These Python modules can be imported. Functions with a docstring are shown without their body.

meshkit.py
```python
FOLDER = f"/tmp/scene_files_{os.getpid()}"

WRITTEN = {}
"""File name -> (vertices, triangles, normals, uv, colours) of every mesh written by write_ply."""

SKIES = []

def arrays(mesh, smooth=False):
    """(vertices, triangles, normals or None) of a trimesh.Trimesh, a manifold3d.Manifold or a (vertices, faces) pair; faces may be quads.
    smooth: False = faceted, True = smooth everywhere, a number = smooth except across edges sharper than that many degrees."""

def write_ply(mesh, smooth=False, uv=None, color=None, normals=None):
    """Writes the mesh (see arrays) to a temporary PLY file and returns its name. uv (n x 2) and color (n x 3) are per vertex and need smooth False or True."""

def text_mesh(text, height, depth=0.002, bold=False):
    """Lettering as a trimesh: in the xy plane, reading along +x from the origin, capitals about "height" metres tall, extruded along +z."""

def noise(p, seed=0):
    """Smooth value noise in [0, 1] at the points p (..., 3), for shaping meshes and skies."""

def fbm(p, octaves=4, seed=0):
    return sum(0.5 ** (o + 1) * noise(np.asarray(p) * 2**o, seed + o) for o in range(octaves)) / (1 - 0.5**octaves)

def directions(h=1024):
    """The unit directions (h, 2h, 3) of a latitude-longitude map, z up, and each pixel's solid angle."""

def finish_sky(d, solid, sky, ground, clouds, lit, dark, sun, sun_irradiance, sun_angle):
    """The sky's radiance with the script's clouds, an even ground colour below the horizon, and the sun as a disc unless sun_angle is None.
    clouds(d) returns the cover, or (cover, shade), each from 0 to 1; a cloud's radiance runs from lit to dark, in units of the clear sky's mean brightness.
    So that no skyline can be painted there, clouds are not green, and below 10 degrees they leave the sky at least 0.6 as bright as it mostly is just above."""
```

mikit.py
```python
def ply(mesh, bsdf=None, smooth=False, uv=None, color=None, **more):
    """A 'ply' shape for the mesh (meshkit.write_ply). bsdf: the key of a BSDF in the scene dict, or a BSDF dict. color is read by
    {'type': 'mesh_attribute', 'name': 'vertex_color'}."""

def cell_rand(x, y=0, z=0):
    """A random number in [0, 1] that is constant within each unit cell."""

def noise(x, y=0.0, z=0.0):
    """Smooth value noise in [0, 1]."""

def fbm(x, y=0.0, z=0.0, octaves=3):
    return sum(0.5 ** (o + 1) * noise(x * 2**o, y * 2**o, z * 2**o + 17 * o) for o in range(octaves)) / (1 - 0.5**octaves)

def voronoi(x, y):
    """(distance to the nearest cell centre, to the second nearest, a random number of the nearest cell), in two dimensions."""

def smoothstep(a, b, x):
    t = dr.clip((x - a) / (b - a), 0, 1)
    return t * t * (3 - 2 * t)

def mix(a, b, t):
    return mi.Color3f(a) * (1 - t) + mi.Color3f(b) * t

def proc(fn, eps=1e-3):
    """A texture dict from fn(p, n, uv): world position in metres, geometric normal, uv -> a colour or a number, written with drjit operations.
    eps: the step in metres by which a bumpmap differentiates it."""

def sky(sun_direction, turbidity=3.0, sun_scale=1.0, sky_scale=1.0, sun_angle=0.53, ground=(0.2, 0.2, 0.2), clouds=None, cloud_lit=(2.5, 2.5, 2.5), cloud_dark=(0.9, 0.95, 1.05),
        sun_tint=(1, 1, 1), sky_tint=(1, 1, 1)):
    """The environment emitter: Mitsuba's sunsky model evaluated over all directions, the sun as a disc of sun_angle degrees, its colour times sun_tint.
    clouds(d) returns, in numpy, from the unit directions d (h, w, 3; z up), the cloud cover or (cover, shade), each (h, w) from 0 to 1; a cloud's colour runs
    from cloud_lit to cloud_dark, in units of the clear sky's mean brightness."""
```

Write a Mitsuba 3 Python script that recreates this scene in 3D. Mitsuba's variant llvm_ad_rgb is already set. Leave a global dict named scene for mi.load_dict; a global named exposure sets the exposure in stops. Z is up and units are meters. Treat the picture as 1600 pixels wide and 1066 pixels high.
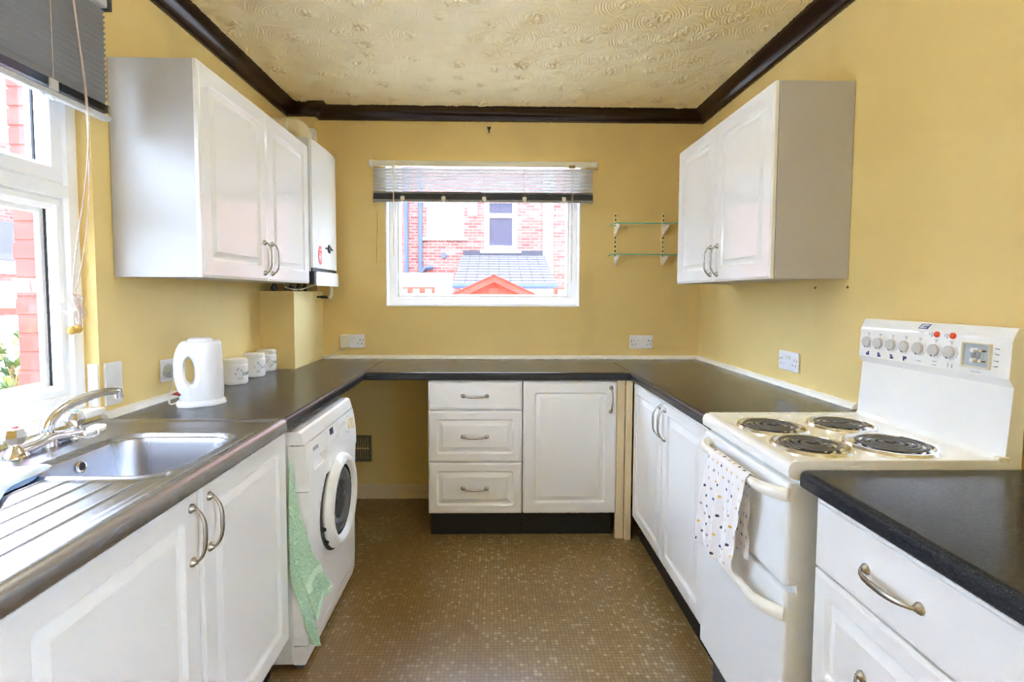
import math, random
import numpy as np, trimesh, drjit as dr, mitsuba as mi, mikit, meshkit
from shapely.geometry import Polygon, Point, box as sbox
from shapely.ops import unary_union
from mikit import proc, noise, fbm, voronoi, cell_rand, smoothstep, mix

# ------------------------------------------------------------------ camera, sky, exposure
T = mi.ScalarTransform4f
exposure = 5.76
F_PX, PPX, PPY, EYE = 792.27, 786.64, 501.89, 1.3212
PITCH, YAW, ROLL = .0521, .0176, .0040
def camera_matrix():
    cy, sy, cp, sp, cr, sr = (g(a) for a in (YAW, PITCH, ROLL) for g in (math.cos, math.sin))
    r0, f0 = np.array([cy, -sy, 0]), np.array([sy, cy, 0])
    fwd, u0 = cp*f0 - np.array([0, 0, sp]), sp*f0 + np.array([0, 0, cp])
    r, u = cr*r0 + sr*u0, cr*u0 - sr*r0
    m = np.eye(4); m[:3, 0], m[:3, 1], m[:3, 2], m[:3, 3] = -r, u, fwd, (0, 0, EYE)
    return m
scene, labels = {}, {}
scene['camera'] = {'type': 'perspective', 'fov': math.degrees(2*math.atan(800/F_PX)), 'fov_axis': 'x',
                   'to_world': T(camera_matrix()), 'near_clip': .02, 'far_clip': 500.,
                   'principal_point_offset_x': (800-PPX)/1600, 'principal_point_offset_y': (533-PPY)/1066}
scene['sky'] = mikit.sky((.40, -.72, .80), turbidity=4, sun_scale=0., sky_scale=1., ground=(.3, .29, .27),
                         clouds=lambda d: np.full(d.shape[:2], 1.0), cloud_lit=(1.87, 2.36, 3.20), cloud_dark=(.9, .95, 1.05))

# ------------------------------------------------------------------ room measures (metres)
XL, XR, YB, YR, ZC = -1.28, 1.32, 3.25, -1.5, 2.477
WT = .91

# ------------------------------------------------------------------ materials
def mat(key, d, two=True):
    scene[key] = {'type': 'twosided', 'bsdf': d} if two else d
    return key
def rgb(*c): return {'type': 'rgb', 'value': list(c)}
def gloss(key, c, rough=.25, spec=.5, **k):
    return mat(key, {'type': 'principled', 'base_color': c if isinstance(c, dict) else rgb(*c), 'roughness': rough, 'specular': spec, **k})
def bump(tex, bsdf): return {'type': 'bumpmap', 'tex': tex, 'scale': 1.0, 'bsdf': bsdf}

def wall_col(p, n, uv):
    a = fbm(p.x*1.3+3, p.y*1.3, p.z*1.3, 3)
    b = smoothstep(.55, .8, fbm(p.x*5, p.y*5+9, p.z*2.2, 3))
    c = mix((.80, .625, .262), (.745, .56, .215), a)
    return mix(c, (.60, .47, .19), .35*b)
def wall_h(p, n, uv):
    return .0011*fbm(p.x*95, p.y*95, p.z*95, 2) + .0008*fbm(p.x*30, p.y*30, p.z*30, 2)
mat('m_wall', bump(proc(wall_h, 1.5e-3), {'type': 'principled', 'base_color': proc(wall_col), 'roughness': .55, 'specular': .3}))
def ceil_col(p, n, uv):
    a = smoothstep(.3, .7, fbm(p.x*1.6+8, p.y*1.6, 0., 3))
    grime_shade = smoothstep(.003, .009, ZC-.0015-p.z)          # nicotine deposits plus relief shading, painted onto the stipple tips
    return mix(mix((.89, .79, .52), (.86, .72, .41), a), (.50, .37, .17), .42*grime_shade)
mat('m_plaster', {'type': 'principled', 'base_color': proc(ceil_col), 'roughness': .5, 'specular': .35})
def wood_col(p, n, uv):
    g = fbm(p.x*5, p.y*5, p.z*90, 2)
    return mix((.012, .004, .002), (.028, .009, .0045), g)
gloss('m_mahogany', proc(wood_col), .20, .5)
def top_col(p, n, uv):
    s = smoothstep(.80, .86, noise(p.x*760, p.y*760, p.z*760))
    t = noise(p.x*230, p.y*230, p.z*230)
    return mix(mix((.014, .016, .020), (.027, .030, .036), t), (.26, .26, .27), s*.40)
gloss('m_worktop', proc(top_col), .19, .30)
def floor_col(p, n, uv):
    s = 1/.0155
    gx, gy = p.x*s, p.y*s
    r, r2 = cell_rand(dr.floor(gx), dr.floor(gy), 1), cell_rand(dr.floor(gx), dr.floor(gy), 2)
    fx, fy = dr.abs(gx-dr.floor(gx)-.5), dr.abs(gy-dr.floor(gy)-.5)
    j = smoothstep(.37, .46, dr.maximum(fx, fy))
    c = mix((.27, .172, .062), (.335, .23, .092), r)
    c = mix(c, (.42, .34, .20), smoothstep(.86, .93, r2))
    c = mix(c, (.20, .105, .035), .6*smoothstep(.42, .72, fbm(p.x*2.3, p.y*2.3, 3., 3)))
    return mix(c, (.14, .095, .045), j*.7)
gloss('m_floor', proc(floor_col), .29, .5)
gloss('m_white', (.80, .795, .775), .11, .5, clearcoat=.5, clearcoat_gloss=.95)
gloss('m_carcass', (.47, .465, .46), .38, .4)
gloss('m_enamel', (.80, .80, .77), .12, .5, clearcoat=.4, clearcoat_gloss=.96)
gloss('m_cooker', (.78, .80, .80), .22, .5)
gloss('m_appliance', (.80, .805, .79), .26, .5)
gloss('m_sidegrey', (.66, .67, .62), .4, .4)
gloss('m_upvc', (.88, .885, .89), .25, .5)
gloss('m_plastic', (.80, .80, .815), .25, .5)
gloss('m_ivory', (.76, .72, .58), .3, .5)
gloss('m_handle', (.79, .77, .70), .25, .5)
gloss('m_blindback', (.56, .56, .55), .35, .5)
gloss('m_cream', (.80, .72, .50), .4, .4)
gloss('m_creamwall', (.84, .71, .36), .5, .3)
gloss('m_post', (.74, .60, .38), .45, .35)
gloss('m_trim', (.84, .82, .74), .35, .4)
gloss('m_black', (.012, .012, .013), .45, .4)
gloss('m_darkgrey', (.05, .05, .055), .45, .4)
gloss('m_tile', (.78, .77, .74), .12, .5)
gloss('m_blind', (.235, .235, .235), .35, .5)
gloss('m_blindrail', (.50, .51, .53), .4, .5)
gloss('m_cord', (.62, .50, .43), .8, .2)
gloss('m_amber', (.55, .34, .06), .25, .5)
gloss('m_knobgrey', (.52, .51, .48), .35, .5)
gloss('m_red', (.75, .08, .02), .2, .6)
gloss('m_darkred', (.22, .01, .01), .15, .6)
gloss('m_stickred', (.80, .16, .16), .4, .4)
gloss('m_navy', (.03, .035, .17), .4, .4)
gloss('m_print', (.30, .31, .34), .5, .3)
gloss('m_teal', (.05, .20, .22), .5, .3)
gloss('m_display', (.03, .04, .09), .15, .6)
gloss('m_glassgrey', (.09, .10, .10), .08, .6)
gloss('m_blue', (.28, .47, .78), .8, .2)
gloss('m_clothpale', (.72, .83, .92), .85, .2)
gloss('m_bluegrey', (.42, .50, .55), .35, .4)
gloss('m_soap', (.78, .74, .58), .5, .4)
gloss('m_vent', (.17, .15, .10), .6, .3)
gloss('m_wallplug', (.30, .06, .03), .5, .3)
gloss('m_copper', (.30, .22, .10), .5, .4)
mat('m_steel', {'type': 'roughconductor', 'material': 'none', 'specular_reflectance': rgb(.53, .535, .56), 'alpha': .17})
mat('m_chrome', {'type': 'roughconductor', 'material': 'none', 'specular_reflectance': rgb(.86, .86, .88), 'alpha': .04})
mat('m_nickel', {'type': 'roughconductor', 'material': 'none', 'specular_reflectance': rgb(.50, .47, .42), 'alpha': .22})
mat('m_coil', {'type': 'principled', 'base_color': rgb(.10, .098, .096), 'roughness': .34, 'specular': .6})
mat('m_pane', {'type': 'thindielectric', 'int_ior': 1.5}, False)
mat('m_glass', {'type': 'dielectric', 'int_ior': 1.49}, False)
mat('m_shelfglass', {'type': 'principled', 'base_color': rgb(.10, .42, .30), 'roughness': .05, 'specular': .6})
mat('m_clearglass', {'type': 'thindielectric', 'int_ior': 1.5}, False)
def terry(p, n, uv):
    return mix((.36, .58, .42), (.58, .80, .62), smoothstep(.3, .7, fbm(p.x*380, p.y*380, p.z*380, 2)))
mat('m_terry', {'type': 'principled', 'base_color': proc(terry), 'roughness': .95, 'specular': .1, 'sheen': .6})
gloss('m_terryband', (.62, .82, .66), .8, .2, sheen=.4)
def dotted(p, n, uv):
    s = 1/.029
    row = dr.floor(uv.y*s)
    gx, gy = uv.x*s + .5*(row-2*dr.floor(row/2)), uv.y*s
    ix, iy = dr.floor(gx), dr.floor(gy)
    r = cell_rand(ix, iy, 3)
    d = dr.sqrt(dr.square(gx-ix-.5-.2*(cell_rand(ix, iy, 5)-.5)) + dr.square(gy-iy-.5))
    m = 1-smoothstep(.135, .165, d)
    c = dr.select(r < .36, mi.Color3f(.07, .07, .12), dr.select(r < .58, mi.Color3f(.66, .47, .10), dr.select(r < .8, mi.Color3f(.36, .34, .34), mi.Color3f(.58, .57, .36))))
    return mi.Color3f(.82, .80, .80)*(1-m) + c*m
mat('m_dotcloth', {'type': 'principled', 'base_color': proc(dotted), 'roughness': .9, 'specular': .15})
def brick_col(p, n, uv):
    u = dr.select(dr.abs(n.x) > .5, p.y, p.x)
    row = dr.floor(p.z/.075)
    gx = u/.225 + .5*(row-2*dr.floor(row/2))
    r = cell_rand(dr.floor(gx), row, 7)
    fx, fz = dr.abs(gx-dr.floor(gx)-.5), dr.abs(p.z/.075-row-.5)
    j = dr.maximum(smoothstep(.46, .49, fx), smoothstep(.40, .46, fz))
    c = mix((.20, .065, .055), (.33, .13, .105), r)
    return mix(c, (.34, .28, .25), j)
mat('m_brick', {'type': 'diffuse', 'reflectance': proc(brick_col)})
def redpaint(p, n, uv):
    return mix((.44, .040, .030), (.52, .075, .055), fbm(p.x*6, p.y*6, p.z*14, 3))
mat('m_redpaint', {'type': 'principled', 'base_color': proc(redpaint), 'roughness': .6, 'specular': .3})
mat('m_slate', {'type': 'diffuse', 'reflectance': rgb(.135, .125, .14)})
mat('m_slatedark', {'type': 'diffuse', 'reflectance': rgb(.06, .055, .065)})
mat('m_render', {'type': 'diffuse', 'reflectance': rgb(.60, .60, .585)})
mat('m_paving', {'type': 'diffuse', 'reflectance': rgb(.52, .50, .47)})
mat('m_pipe', {'type': 'diffuse', 'reflectance': rgb(.08, .095, .16)})
gloss('m_farglass', (.05, .045, .07), .08, .3)
for i, c in enumerate([(.10, .17, .045), (.17, .26, .08), (.28, .34, .20), (.05, .10, .03)]):
    mat('m_leaf%d' % i, {'type': 'principled', 'base_color': rgb(*c), 'roughness': .45, 'specular': .4})

# ------------------------------------------------------------------ naming
def put(key, mesh, m, smooth=30, label=None, cat=None, group=None, kind=None, uv=None):
    d = mesh if isinstance(mesh, dict) else mikit.ply(mesh, m, smooth=smooth, uv=uv)
    scene[key] = d
    tag(key, label, cat, group, kind)
    return key
def tag(key, label=None, cat=None, group=None, kind=None):
    e = {k: v for k, v in (('label', label), ('category', cat), ('group', group), ('kind', kind)) if v}
    if e: labels[key] = {**labels.get(key, {}), **e}
    return key
used = {}
def num(name):
    n = used.get(name, 0); used[name] = n+1
    return name if n == 0 else '%s_%03d' % (name, n)
def thing(name, label, cat, group=None):
    return tag(num(name), label, cat, group)
def part(parent, name, mesh, m, smooth=30, label=None, kind=None, uv=None):
    return put(num(parent+'__'+name), mesh, m, smooth, label, None, None, kind, uv)
def struct(name, mesh, m, smooth=30, label=None):
    return put(name, mesh, m, smooth, label, None, None, 'structure')

# ------------------------------------------------------------------ geometry
def cat(*ms): return trimesh.util.concatenate([m for m in ms if m is not None])
def hull(pts): return trimesh.convex.convex_hull(np.asarray(pts, float))
def box(x0, x1, y0, y1, z0, z1, r=0., n=1):
    x0, x1 = min(x0, x1), max(x0, x1); y0, y1 = min(y0, y1), max(y0, y1); z0, z1 = min(z0, z1), max(z0, z1)
    if r <= 0:
        m = trimesh.creation.box((x1-x0, y1-y0, z1-z0)); m.apply_translation(((x0+x1)/2, (y0+y1)/2, (z0+z1)/2)); return m
    pts = []
    if n == 1: offs = [(1, 0, 0), (0, 1, 0), (0, 0, 1)]
    else:
        a = np.linspace(0, math.pi/2, n+1)
        offs = [(math.cos(t)*math.cos(p), math.sin(t)*math.cos(p), math.sin(p)) for t in a for p in a]
    for sx, cx in ((-1, x0+r), (1, x1-r)):
        for sy, cy in ((-1, y0+r), (1, y1-r)):
            for sz, cz in ((-1, z0+r), (1, z1-r)):
                pts += [(cx+sx*o[0]*r, cy+sy*o[1]*r, cz+sz*o[2]*r) for o in offs]
    return hull(pts)
def xf(m, mtx):
    m = m.copy(); m.apply_transform(mtx); return m
def basis(o, u, v, w):
    m = np.eye(4); m[:3, 0], m[:3, 1], m[:3, 2], m[:3, 3] = u, v, w, o; return m
def extrude(poly, h): return trimesh.creation.extrude_polygon(poly, h, engine='earcut')
def prism(poly, a0, a1, axis):
    """polygon (x,z) along y, (y,z) along x, (x,y) along z"""
    poly = poly if hasattr(poly, 'exterior') else Polygon(poly)
    m = extrude(poly, a1-a0)
    u, v, w = {'y': ((1, 0, 0), (0, 0, 1), (0, 1, 0)), 'x': ((0, 1, 0), (0, 0, 1), (1, 0, 0)), 'z': ((1, 0, 0), (0, 1, 0), (0, 0, 1))}[axis]
    return xf(m, basis(np.array(w)*a0, u, v, w))
def loft(loops, closed=(True, True)):
    k = len(loops[0]); v = np.vstack(loops); f = []
    for i in range(len(loops)-1):
        for j in range(k):
            a, b, c, d = i*k+j, i*k+(j+1) % k, (i+1)*k+(j+1) % k, (i+1)*k+j
            f += [(a, b, c), (a, c, d)]
    for end, flip in ((0, True), (len(loops)-1, False)):
        if closed[0 if end == 0 else 1]:
            v = np.vstack([v, np.mean(loops[end], axis=0)]); c = len(v)-1
            for j in range(k):
                a, b = end*k+j, end*k+(j+1) % k
                f.append((b, a, c) if flip else (a, b, c))
    return trimesh.Trimesh(v, np.array(f), process=False)
def rrect(w, h, r, k=4):
    r = max(min(r, w/2-1e-5, h/2-1e-5), 1e-5); out = []
    for cx, cy, a0 in ((w/2-r, h/2-r, 0), (-w/2+r, h/2-r, 90), (-w/2+r, -h/2+r, 180), (w/2-r, -h/2+r, 270)):
        for i in range(k+1):
            a = math.radians(a0+90*i/k); out.append((cx+r*math.cos(a), cy+r*math.sin(a)))
    return np.array(out)
def tube(path, r, n=10, flat=None, ends=True):
    """swept round (or flattened: flat=(scale, up vector)) tube"""
    P = np.asarray(path, float); R = np.full(len(P), r) if np.isscalar(r) else np.asarray(r, float)
    t = np.gradient(P, axis=0); t /= np.linalg.norm(t, axis=1, keepdims=True)+1e-12
    up = np.array([0, 0, 1.]) if abs(t[0][2]) < .9 else np.array([1., 0, 0])
    nrm = np.cross(t[0], up); nrm /= np.linalg.norm(nrm); loops = []
    for i in range(len(P)):
        nrm = nrm - t[i]*np.dot(nrm, t[i]); nrm /= np.linalg.norm(nrm)+1e-12
        b = np.cross(t[i], nrm); a = np.linspace(0, 2*math.pi, n, endpoint=False)
        off = np.outer(np.cos(a), nrm) + np.outer(np.sin(a), b)
        if flat is not None:
            f = np.asarray(flat[1], float); f = f - t[i]*np.dot(f, t[i]); f /= np.linalg.norm(f)+1e-12
            off = off + np.outer(off @ f, f)*(flat[0]-1)
        loops.append(P[i] + R[i]*off)
    return loft(loops, (ends, ends))
def spline(pts, n=24):
    from scipy.interpolate import CubicSpline
    p = np.asarray(pts, float); s = np.r_[0, np.cumsum(np.linalg.norm(np.diff(p, axis=0), axis=1))]
    return CubicSpline(s, p)(np.linspace(0, s[-1], n))
def lathe(prof, n=32, o=(0, 0, 0), axis=(0, 0, 1)):
    a = np.linspace(0, 2*math.pi, n, endpoint=False)
    m = loft([np.c_[r*np.cos(a), r*np.sin(a), np.full(n, z)] for r, z in prof])
    w = np.array(axis, float); w /= np.linalg.norm(w)
    u = np.cross([0, 0, 1.] if abs(w[2]) < .9 else [1., 0, 0], w); u /= np.linalg.norm(u)
    return xf(m, basis(o, u, np.cross(w, u), w))
def cyl(p0, p1, r, n=16, bev=0.):
    p0, p1 = np.array(p0, float), np.array(p1, float); L = np.linalg.norm(p1-p0)
    pr = [(r, 0), (r, L)] if not bev else [(r-bev, 0), (r, bev), (r, L-bev), (r-bev, L)]
    return lathe(pr, n, p0, p1-p0)
def face(o, facing):
    """local (right, up, out) frame on a surface; facing '+x','-x','-y'"""
    u, w = {'+x': ((0, 1, 0), (1, 0, 0)), '-x': ((0, -1, 0), (-1, 0, 0)), '-y': ((1, 0, 0), (0, -1, 0)), '+y': ((-1, 0, 0), (0, 1, 0))}[facing]
    return basis(o, u, (0, 0, 1), w)
def door_mesh(w, h, panel=True, e=.060, t=.018):
    L = [(0, -t, .001), (0, -.0065, .001), (.0018, -.0042, .0015), (.0062, -.0032, .002), (.0078, -.0010, .003), (.0100, 0, .003)]
    if panel:
        L += [(e-.004, 0, .014), (e-.001, -.0016, .014), (e+.003, -.0062, .012), (e+.0065, -.0096, .010), (e+.012, -.0102, .008),
              (e+.029, -.0034, .0012), (e+.0310, -.0014, .001), (e+.0335, -.0008, .001)]
    else: L += [(.014, .0002, .002)]
    return loft([np.c_[rrect(w-2*i, h-2*i, r, 4), np.full(20, z)] for i, z, r in L])
def handle_mesh(c=.064):
    """bow handle along local x, standing out along local z"""
    s = np.linspace(-1, 1, 25)
    x = s*c; z = .012 + .020*(1-np.abs(s)**3.2)
    path = np.c_[x, 0*x, z]
    path = np.vstack([[(-c, 0, .0), (-c, 0, .006)], path, [(c, 0, .006), (c, 0, .0)]])
    rad = np.r_[.0045, .0043, .0040 + .0030*(1-np.abs(s)**2), .0043, .0045]
    bar = tube(path, rad, 10, (.62, (0, 0, 1)))
    return bar
def rosette_mesh(): return lathe([(.011, 0), (.011, .002), (.009, .0055), (.0055, .0085), (.005, .011)], 16)
def add_handle(parent, centre, facing, vertical, c=.064):
    F = face(centre, facing)
    if vertical: F = F @ basis((0, 0, 0), (0, 1, 0), (-1, 0, 0), (0, 0, 1))
    ro = [xf(rosette_mesh(), basis((s*c, 0, 0), (1, 0, 0), (0, 1, 0), (0, 0, 1))) for s in (-1, 1)]
    return part(parent, 'handle', xf(cat(handle_mesh(c), *ro), F), 'm_nickel', 40, 'brushed nickel bow handle')
def add_text(parent, name, text, height, F, m, bold=False, depth=.0006):
    t = meshkit.text_mesh(text, height, depth, bold)
    b = t.bounds; t.apply_translation((-(b[0][0]+b[1][0])/2, -height/2, 0))
    return part(parent, name, xf(t, F), m, False)

# ================================================================== ROOM SHELL
WY0, WY1, WZ0, WZ1 = .40, 1.656, .935, 2.17          # left window opening
BX0, BX1, BZ0, BZ1 = -.688, .541, 1.249, 2.163         # back window opening
struct('floor', box(XL-.2, XR+.2, YR-.2, YB+.2, -.12, 0), 'm_floor', False)
struct('ceiling', box(XL-.26, XR+.2, YR-.2, YB+.28, ZC, ZC+3.2), 'm_plaster', False)  # thickened upward as unseen upper-floor mass, to shade the yards
# unseen lamp added for fill light, above the top edge of the picture
LX, LY, LZ = .10, 1.45, 2.33
lk = 'fill_lamp'; used[lk] = 1
labels[lk] = {'label': 'unseen white globe lamp added under the ceiling for fill light, above the top edge of the picture', 'category': 'lamp'}
scene[lk+'__globe'] = {'type': 'sphere', 'center': [LX, LY, LZ], 'radius': .058, 'emitter': {'type': 'area', 'radiance': {'type': 'rgb', 'value': [1.0, 1.12, 1.25]}}, 'bsdf': {'type': 'diffuse', 'reflectance': {'type': 'rgb', 'value': [.8, .8, .8]}}}
struct('wall_left', cat(prism(sbox(YR, 0, YB+.28, ZC).difference(sbox(WY0, WZ0, WY1, WZ1)), XL-.112, XL, 'x'),
       prism(sbox(YR, 0, YB+.28, ZC).difference(sbox(WY0-.2, WZ0-.06, WY1+.2, WZ1+.05)), XL-.26, XL-.1125, 'x')), 'm_wall', False)
struct('wall_right', prism(sbox(YR, 0, YB+.28, ZC).difference(sbox(-1.38, .04, -.22, 2.12)), XR, XR+.2, 'x'), 'm_wall', False)   # opening for the added glazed door, unseen behind the camera
struct('wall_back', cat(prism(sbox(XL, 0, XR, ZC).difference(sbox(BX0, BZ0, BX1, BZ1)), YB, YB+.072, 'y'),
       prism(sbox(XL, 0, XR, ZC).difference(sbox(BX0-.03, BZ0-.03, BX1+.03, BZ1+.14)), YB+.0725, YB+.28, 'y')), 'm_wall', False)
struct('wall_rear', box(XL-.26, XR+.2, YR-4, YR, -.1, ZC+3.2), 'm_wall', False)  # deepened as unseen house mass, for its shade on the yards
def artex(x, y):
    rg = np.random.default_rng(21); z = np.zeros_like(x); best = np.full(x.shape, 9.)
    pts = [(px+rg.uniform(-.07, .07), py+rg.uniform(-.07, .07), rg.uniform(.055, .095), rg.uniform(.35, 1.)) for px in np.arange(XL, XR+.1, .175) for py in np.arange(1.5, YB+.1, .175)]
    for px, py, r, a in pts:
        i0, i1 = np.searchsorted(x[:, 0], [px-.17, px+.17]); j0, j1 = np.searchsorted(y[0], [py-.17, py+.17])
        X, Y = x[i0:i1, j0:j1]-px, y[i0:i1, j0:j1]-py
        if not X.size: continue
        d = np.hypot(X*(1+.15*a), Y); d = d+.006*(meshkit.noise(np.stack([X*30+px*9, Y*30+py*9, 0*X], -1))-.5)
        b_ = best[i0:i1, j0:j1]; m_ = d < b_
        st = meshkit.noise(np.stack([(X+px)*105, (Y+py)*105, 0*X+3], -1))
        core = np.clip(1.3-d/(r*.68), 0, 1)
        h_ = 0.0021*np.sin(d*2*math.pi/.0135)*np.clip((d-.02)/.03, 0, 1) + a*.0125*core*np.clip((st-.42)*4.5, 0, 1)
        z[i0:i1, j0:j1] = np.where(m_, h_, z[i0:i1, j0:j1]); best[i0:i1, j0:j1] = np.minimum(b_, d)
    return z
ax_, ay_ = np.meshgrid(np.arange(XL, XR+.001, .004), np.arange(1.55, YB+.001, .004), indexing='ij')
az_ = ZC-.0015-artex(ax_, ay_); az_[0] = az_[-1] = ZC; az_[:, 0] = az_[:, -1] = ZC
i_, j_ = np.meshgrid(np.arange(ax_.shape[0]-1), np.arange(ax_.shape[1]-1), indexing='ij'); a_ = (i_*ax_.shape[1]+j_).ravel(); w_ = ax_.shape[1]
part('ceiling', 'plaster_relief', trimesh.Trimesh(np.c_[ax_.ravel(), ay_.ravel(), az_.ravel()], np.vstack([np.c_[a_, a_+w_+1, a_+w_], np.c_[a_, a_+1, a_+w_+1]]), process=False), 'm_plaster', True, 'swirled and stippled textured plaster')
part('wall_back', 'hairline_crack', tube([(-.741, YB, 1.845), (-.744, YB, 1.74), (-.748, YB, 1.62), (-.752, YB, 1.515)], .0012, 5), 'm_copper', 30)
scene['fill_lamp__stem'] = mikit.ply(cat(cyl((LX, LY, LZ+.055), (LX, LY, ZC), .012, 12), cyl((LX, LY, ZC-.014), (LX, LY, ZC), .055, 20)), 'm_upvc', smooth=30)
# boxed-out corner (pipe chase) and the cornice around it
CHX, CHY = -1.105, 3.19
put(num('pipe_chase'), box(XL, CHX, CHY, YB, 1.337, ZC), 'm_wall', False, 'narrow yellow boxed-out pipe chase in the far left corner below the ceiling', 'boxing')
c, h = .078, .072
prof = [(0, -h), (.012, -h), (.014, -h+.006), (.020, -h+.010), (.024, -h+.022), (.034, -h+.040), (.050, -h+.052), (.062, -h+.057), (.068, -h+.062), (c, -h+.064), (c, 0), (0, 0)]
def cornice(path):
    """sweep of the profile along a mitred path in plan; room lies to the right of travel"""
    P = np.array(path, float); loops = []
    for i in range(len(P)):
        d0 = (P[i]-P[i-1]) if i else P[1]-P[0]; d1 = (P[i+1]-P[i]) if i < len(P)-1 else d0
        d0, d1 = d0/np.linalg.norm(d0), d1/np.linalg.norm(d1)
        n0, n1 = np.array([d0[1], -d0[0]]), np.array([d1[1], -d1[0]])
        m = (n0+n1)/(1+np.dot(n0, n1))
        loops.append([(P[i][0]+m[0]*a, P[i][1]+m[1]*a, ZC+b) for a, b in prof])
    return loft([np.array(l) for l in loops])
struct('trim_1', cornice([(XL, YR), (XL, CHY), (CHX, CHY), (CHX, YB), (XR, YB), (XR, YR)]), 'm_mahogany', 35, 'dark mahogany cornice moulding under the ceiling')
# skirting under the back worktop
struct('baseboard_back', prism([(YB, 0), (YB-.022, 0), (YB-.022, .038), (YB-.016, .042), (YB-.016, .075), (YB-.010, .088), (YB, .09)], -1.28, .64, 'x'), 'm_post', False)
# worktop upstand trims
quad = lambda s: [(0, 0), (s, 0), (s*.9, .006), (s*.55, .017), (s*.2, .021), (0, .022)]
struct('trim_2', prism([(YB-a, WT+b) for a, b in quad(.022)], -1.09, XR, 'x'), 'm_trim', 40, 'white sealing strip along the back worktop')
struct('trim_3', prism([(XR-a, WT+b) for a, b in quad(.022)], 1.80, YB, 'y'), 'm_trim', 40, 'white sealing strip along the right worktop')
struct('trim_4', prism([(XL+a, WT+b) for a, b in quad(.026)], 1.655, 2.775, 'y'), 'm_trim', 40, 'white sealing strip along the left worktop')
struct('trim_5', prism([(XR-a, WT+b) for a, b in quad(.022)], -1.4, 1.10, 'y'), 'm_trim', 40)
# white tiles round the window corner
part('wall_left', 'tile', box(XL-.036, XL-.003, 1.650, 1.6575, .952, 1.092, .001), 'm_tile', False)
part('wall_left', 'tile', box(XL-.001, XL+.006, 1.672, 1.748, .948, 1.091, .0015), 'm_tile', False)
# window sill (tiled ledge)
struct('trim_6', box(XL-.05, XL+.012, WY0-.01, WY1+.006, .928, .950, .004, 3), 'm_trim', 40, 'white sill under the left window')

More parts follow.
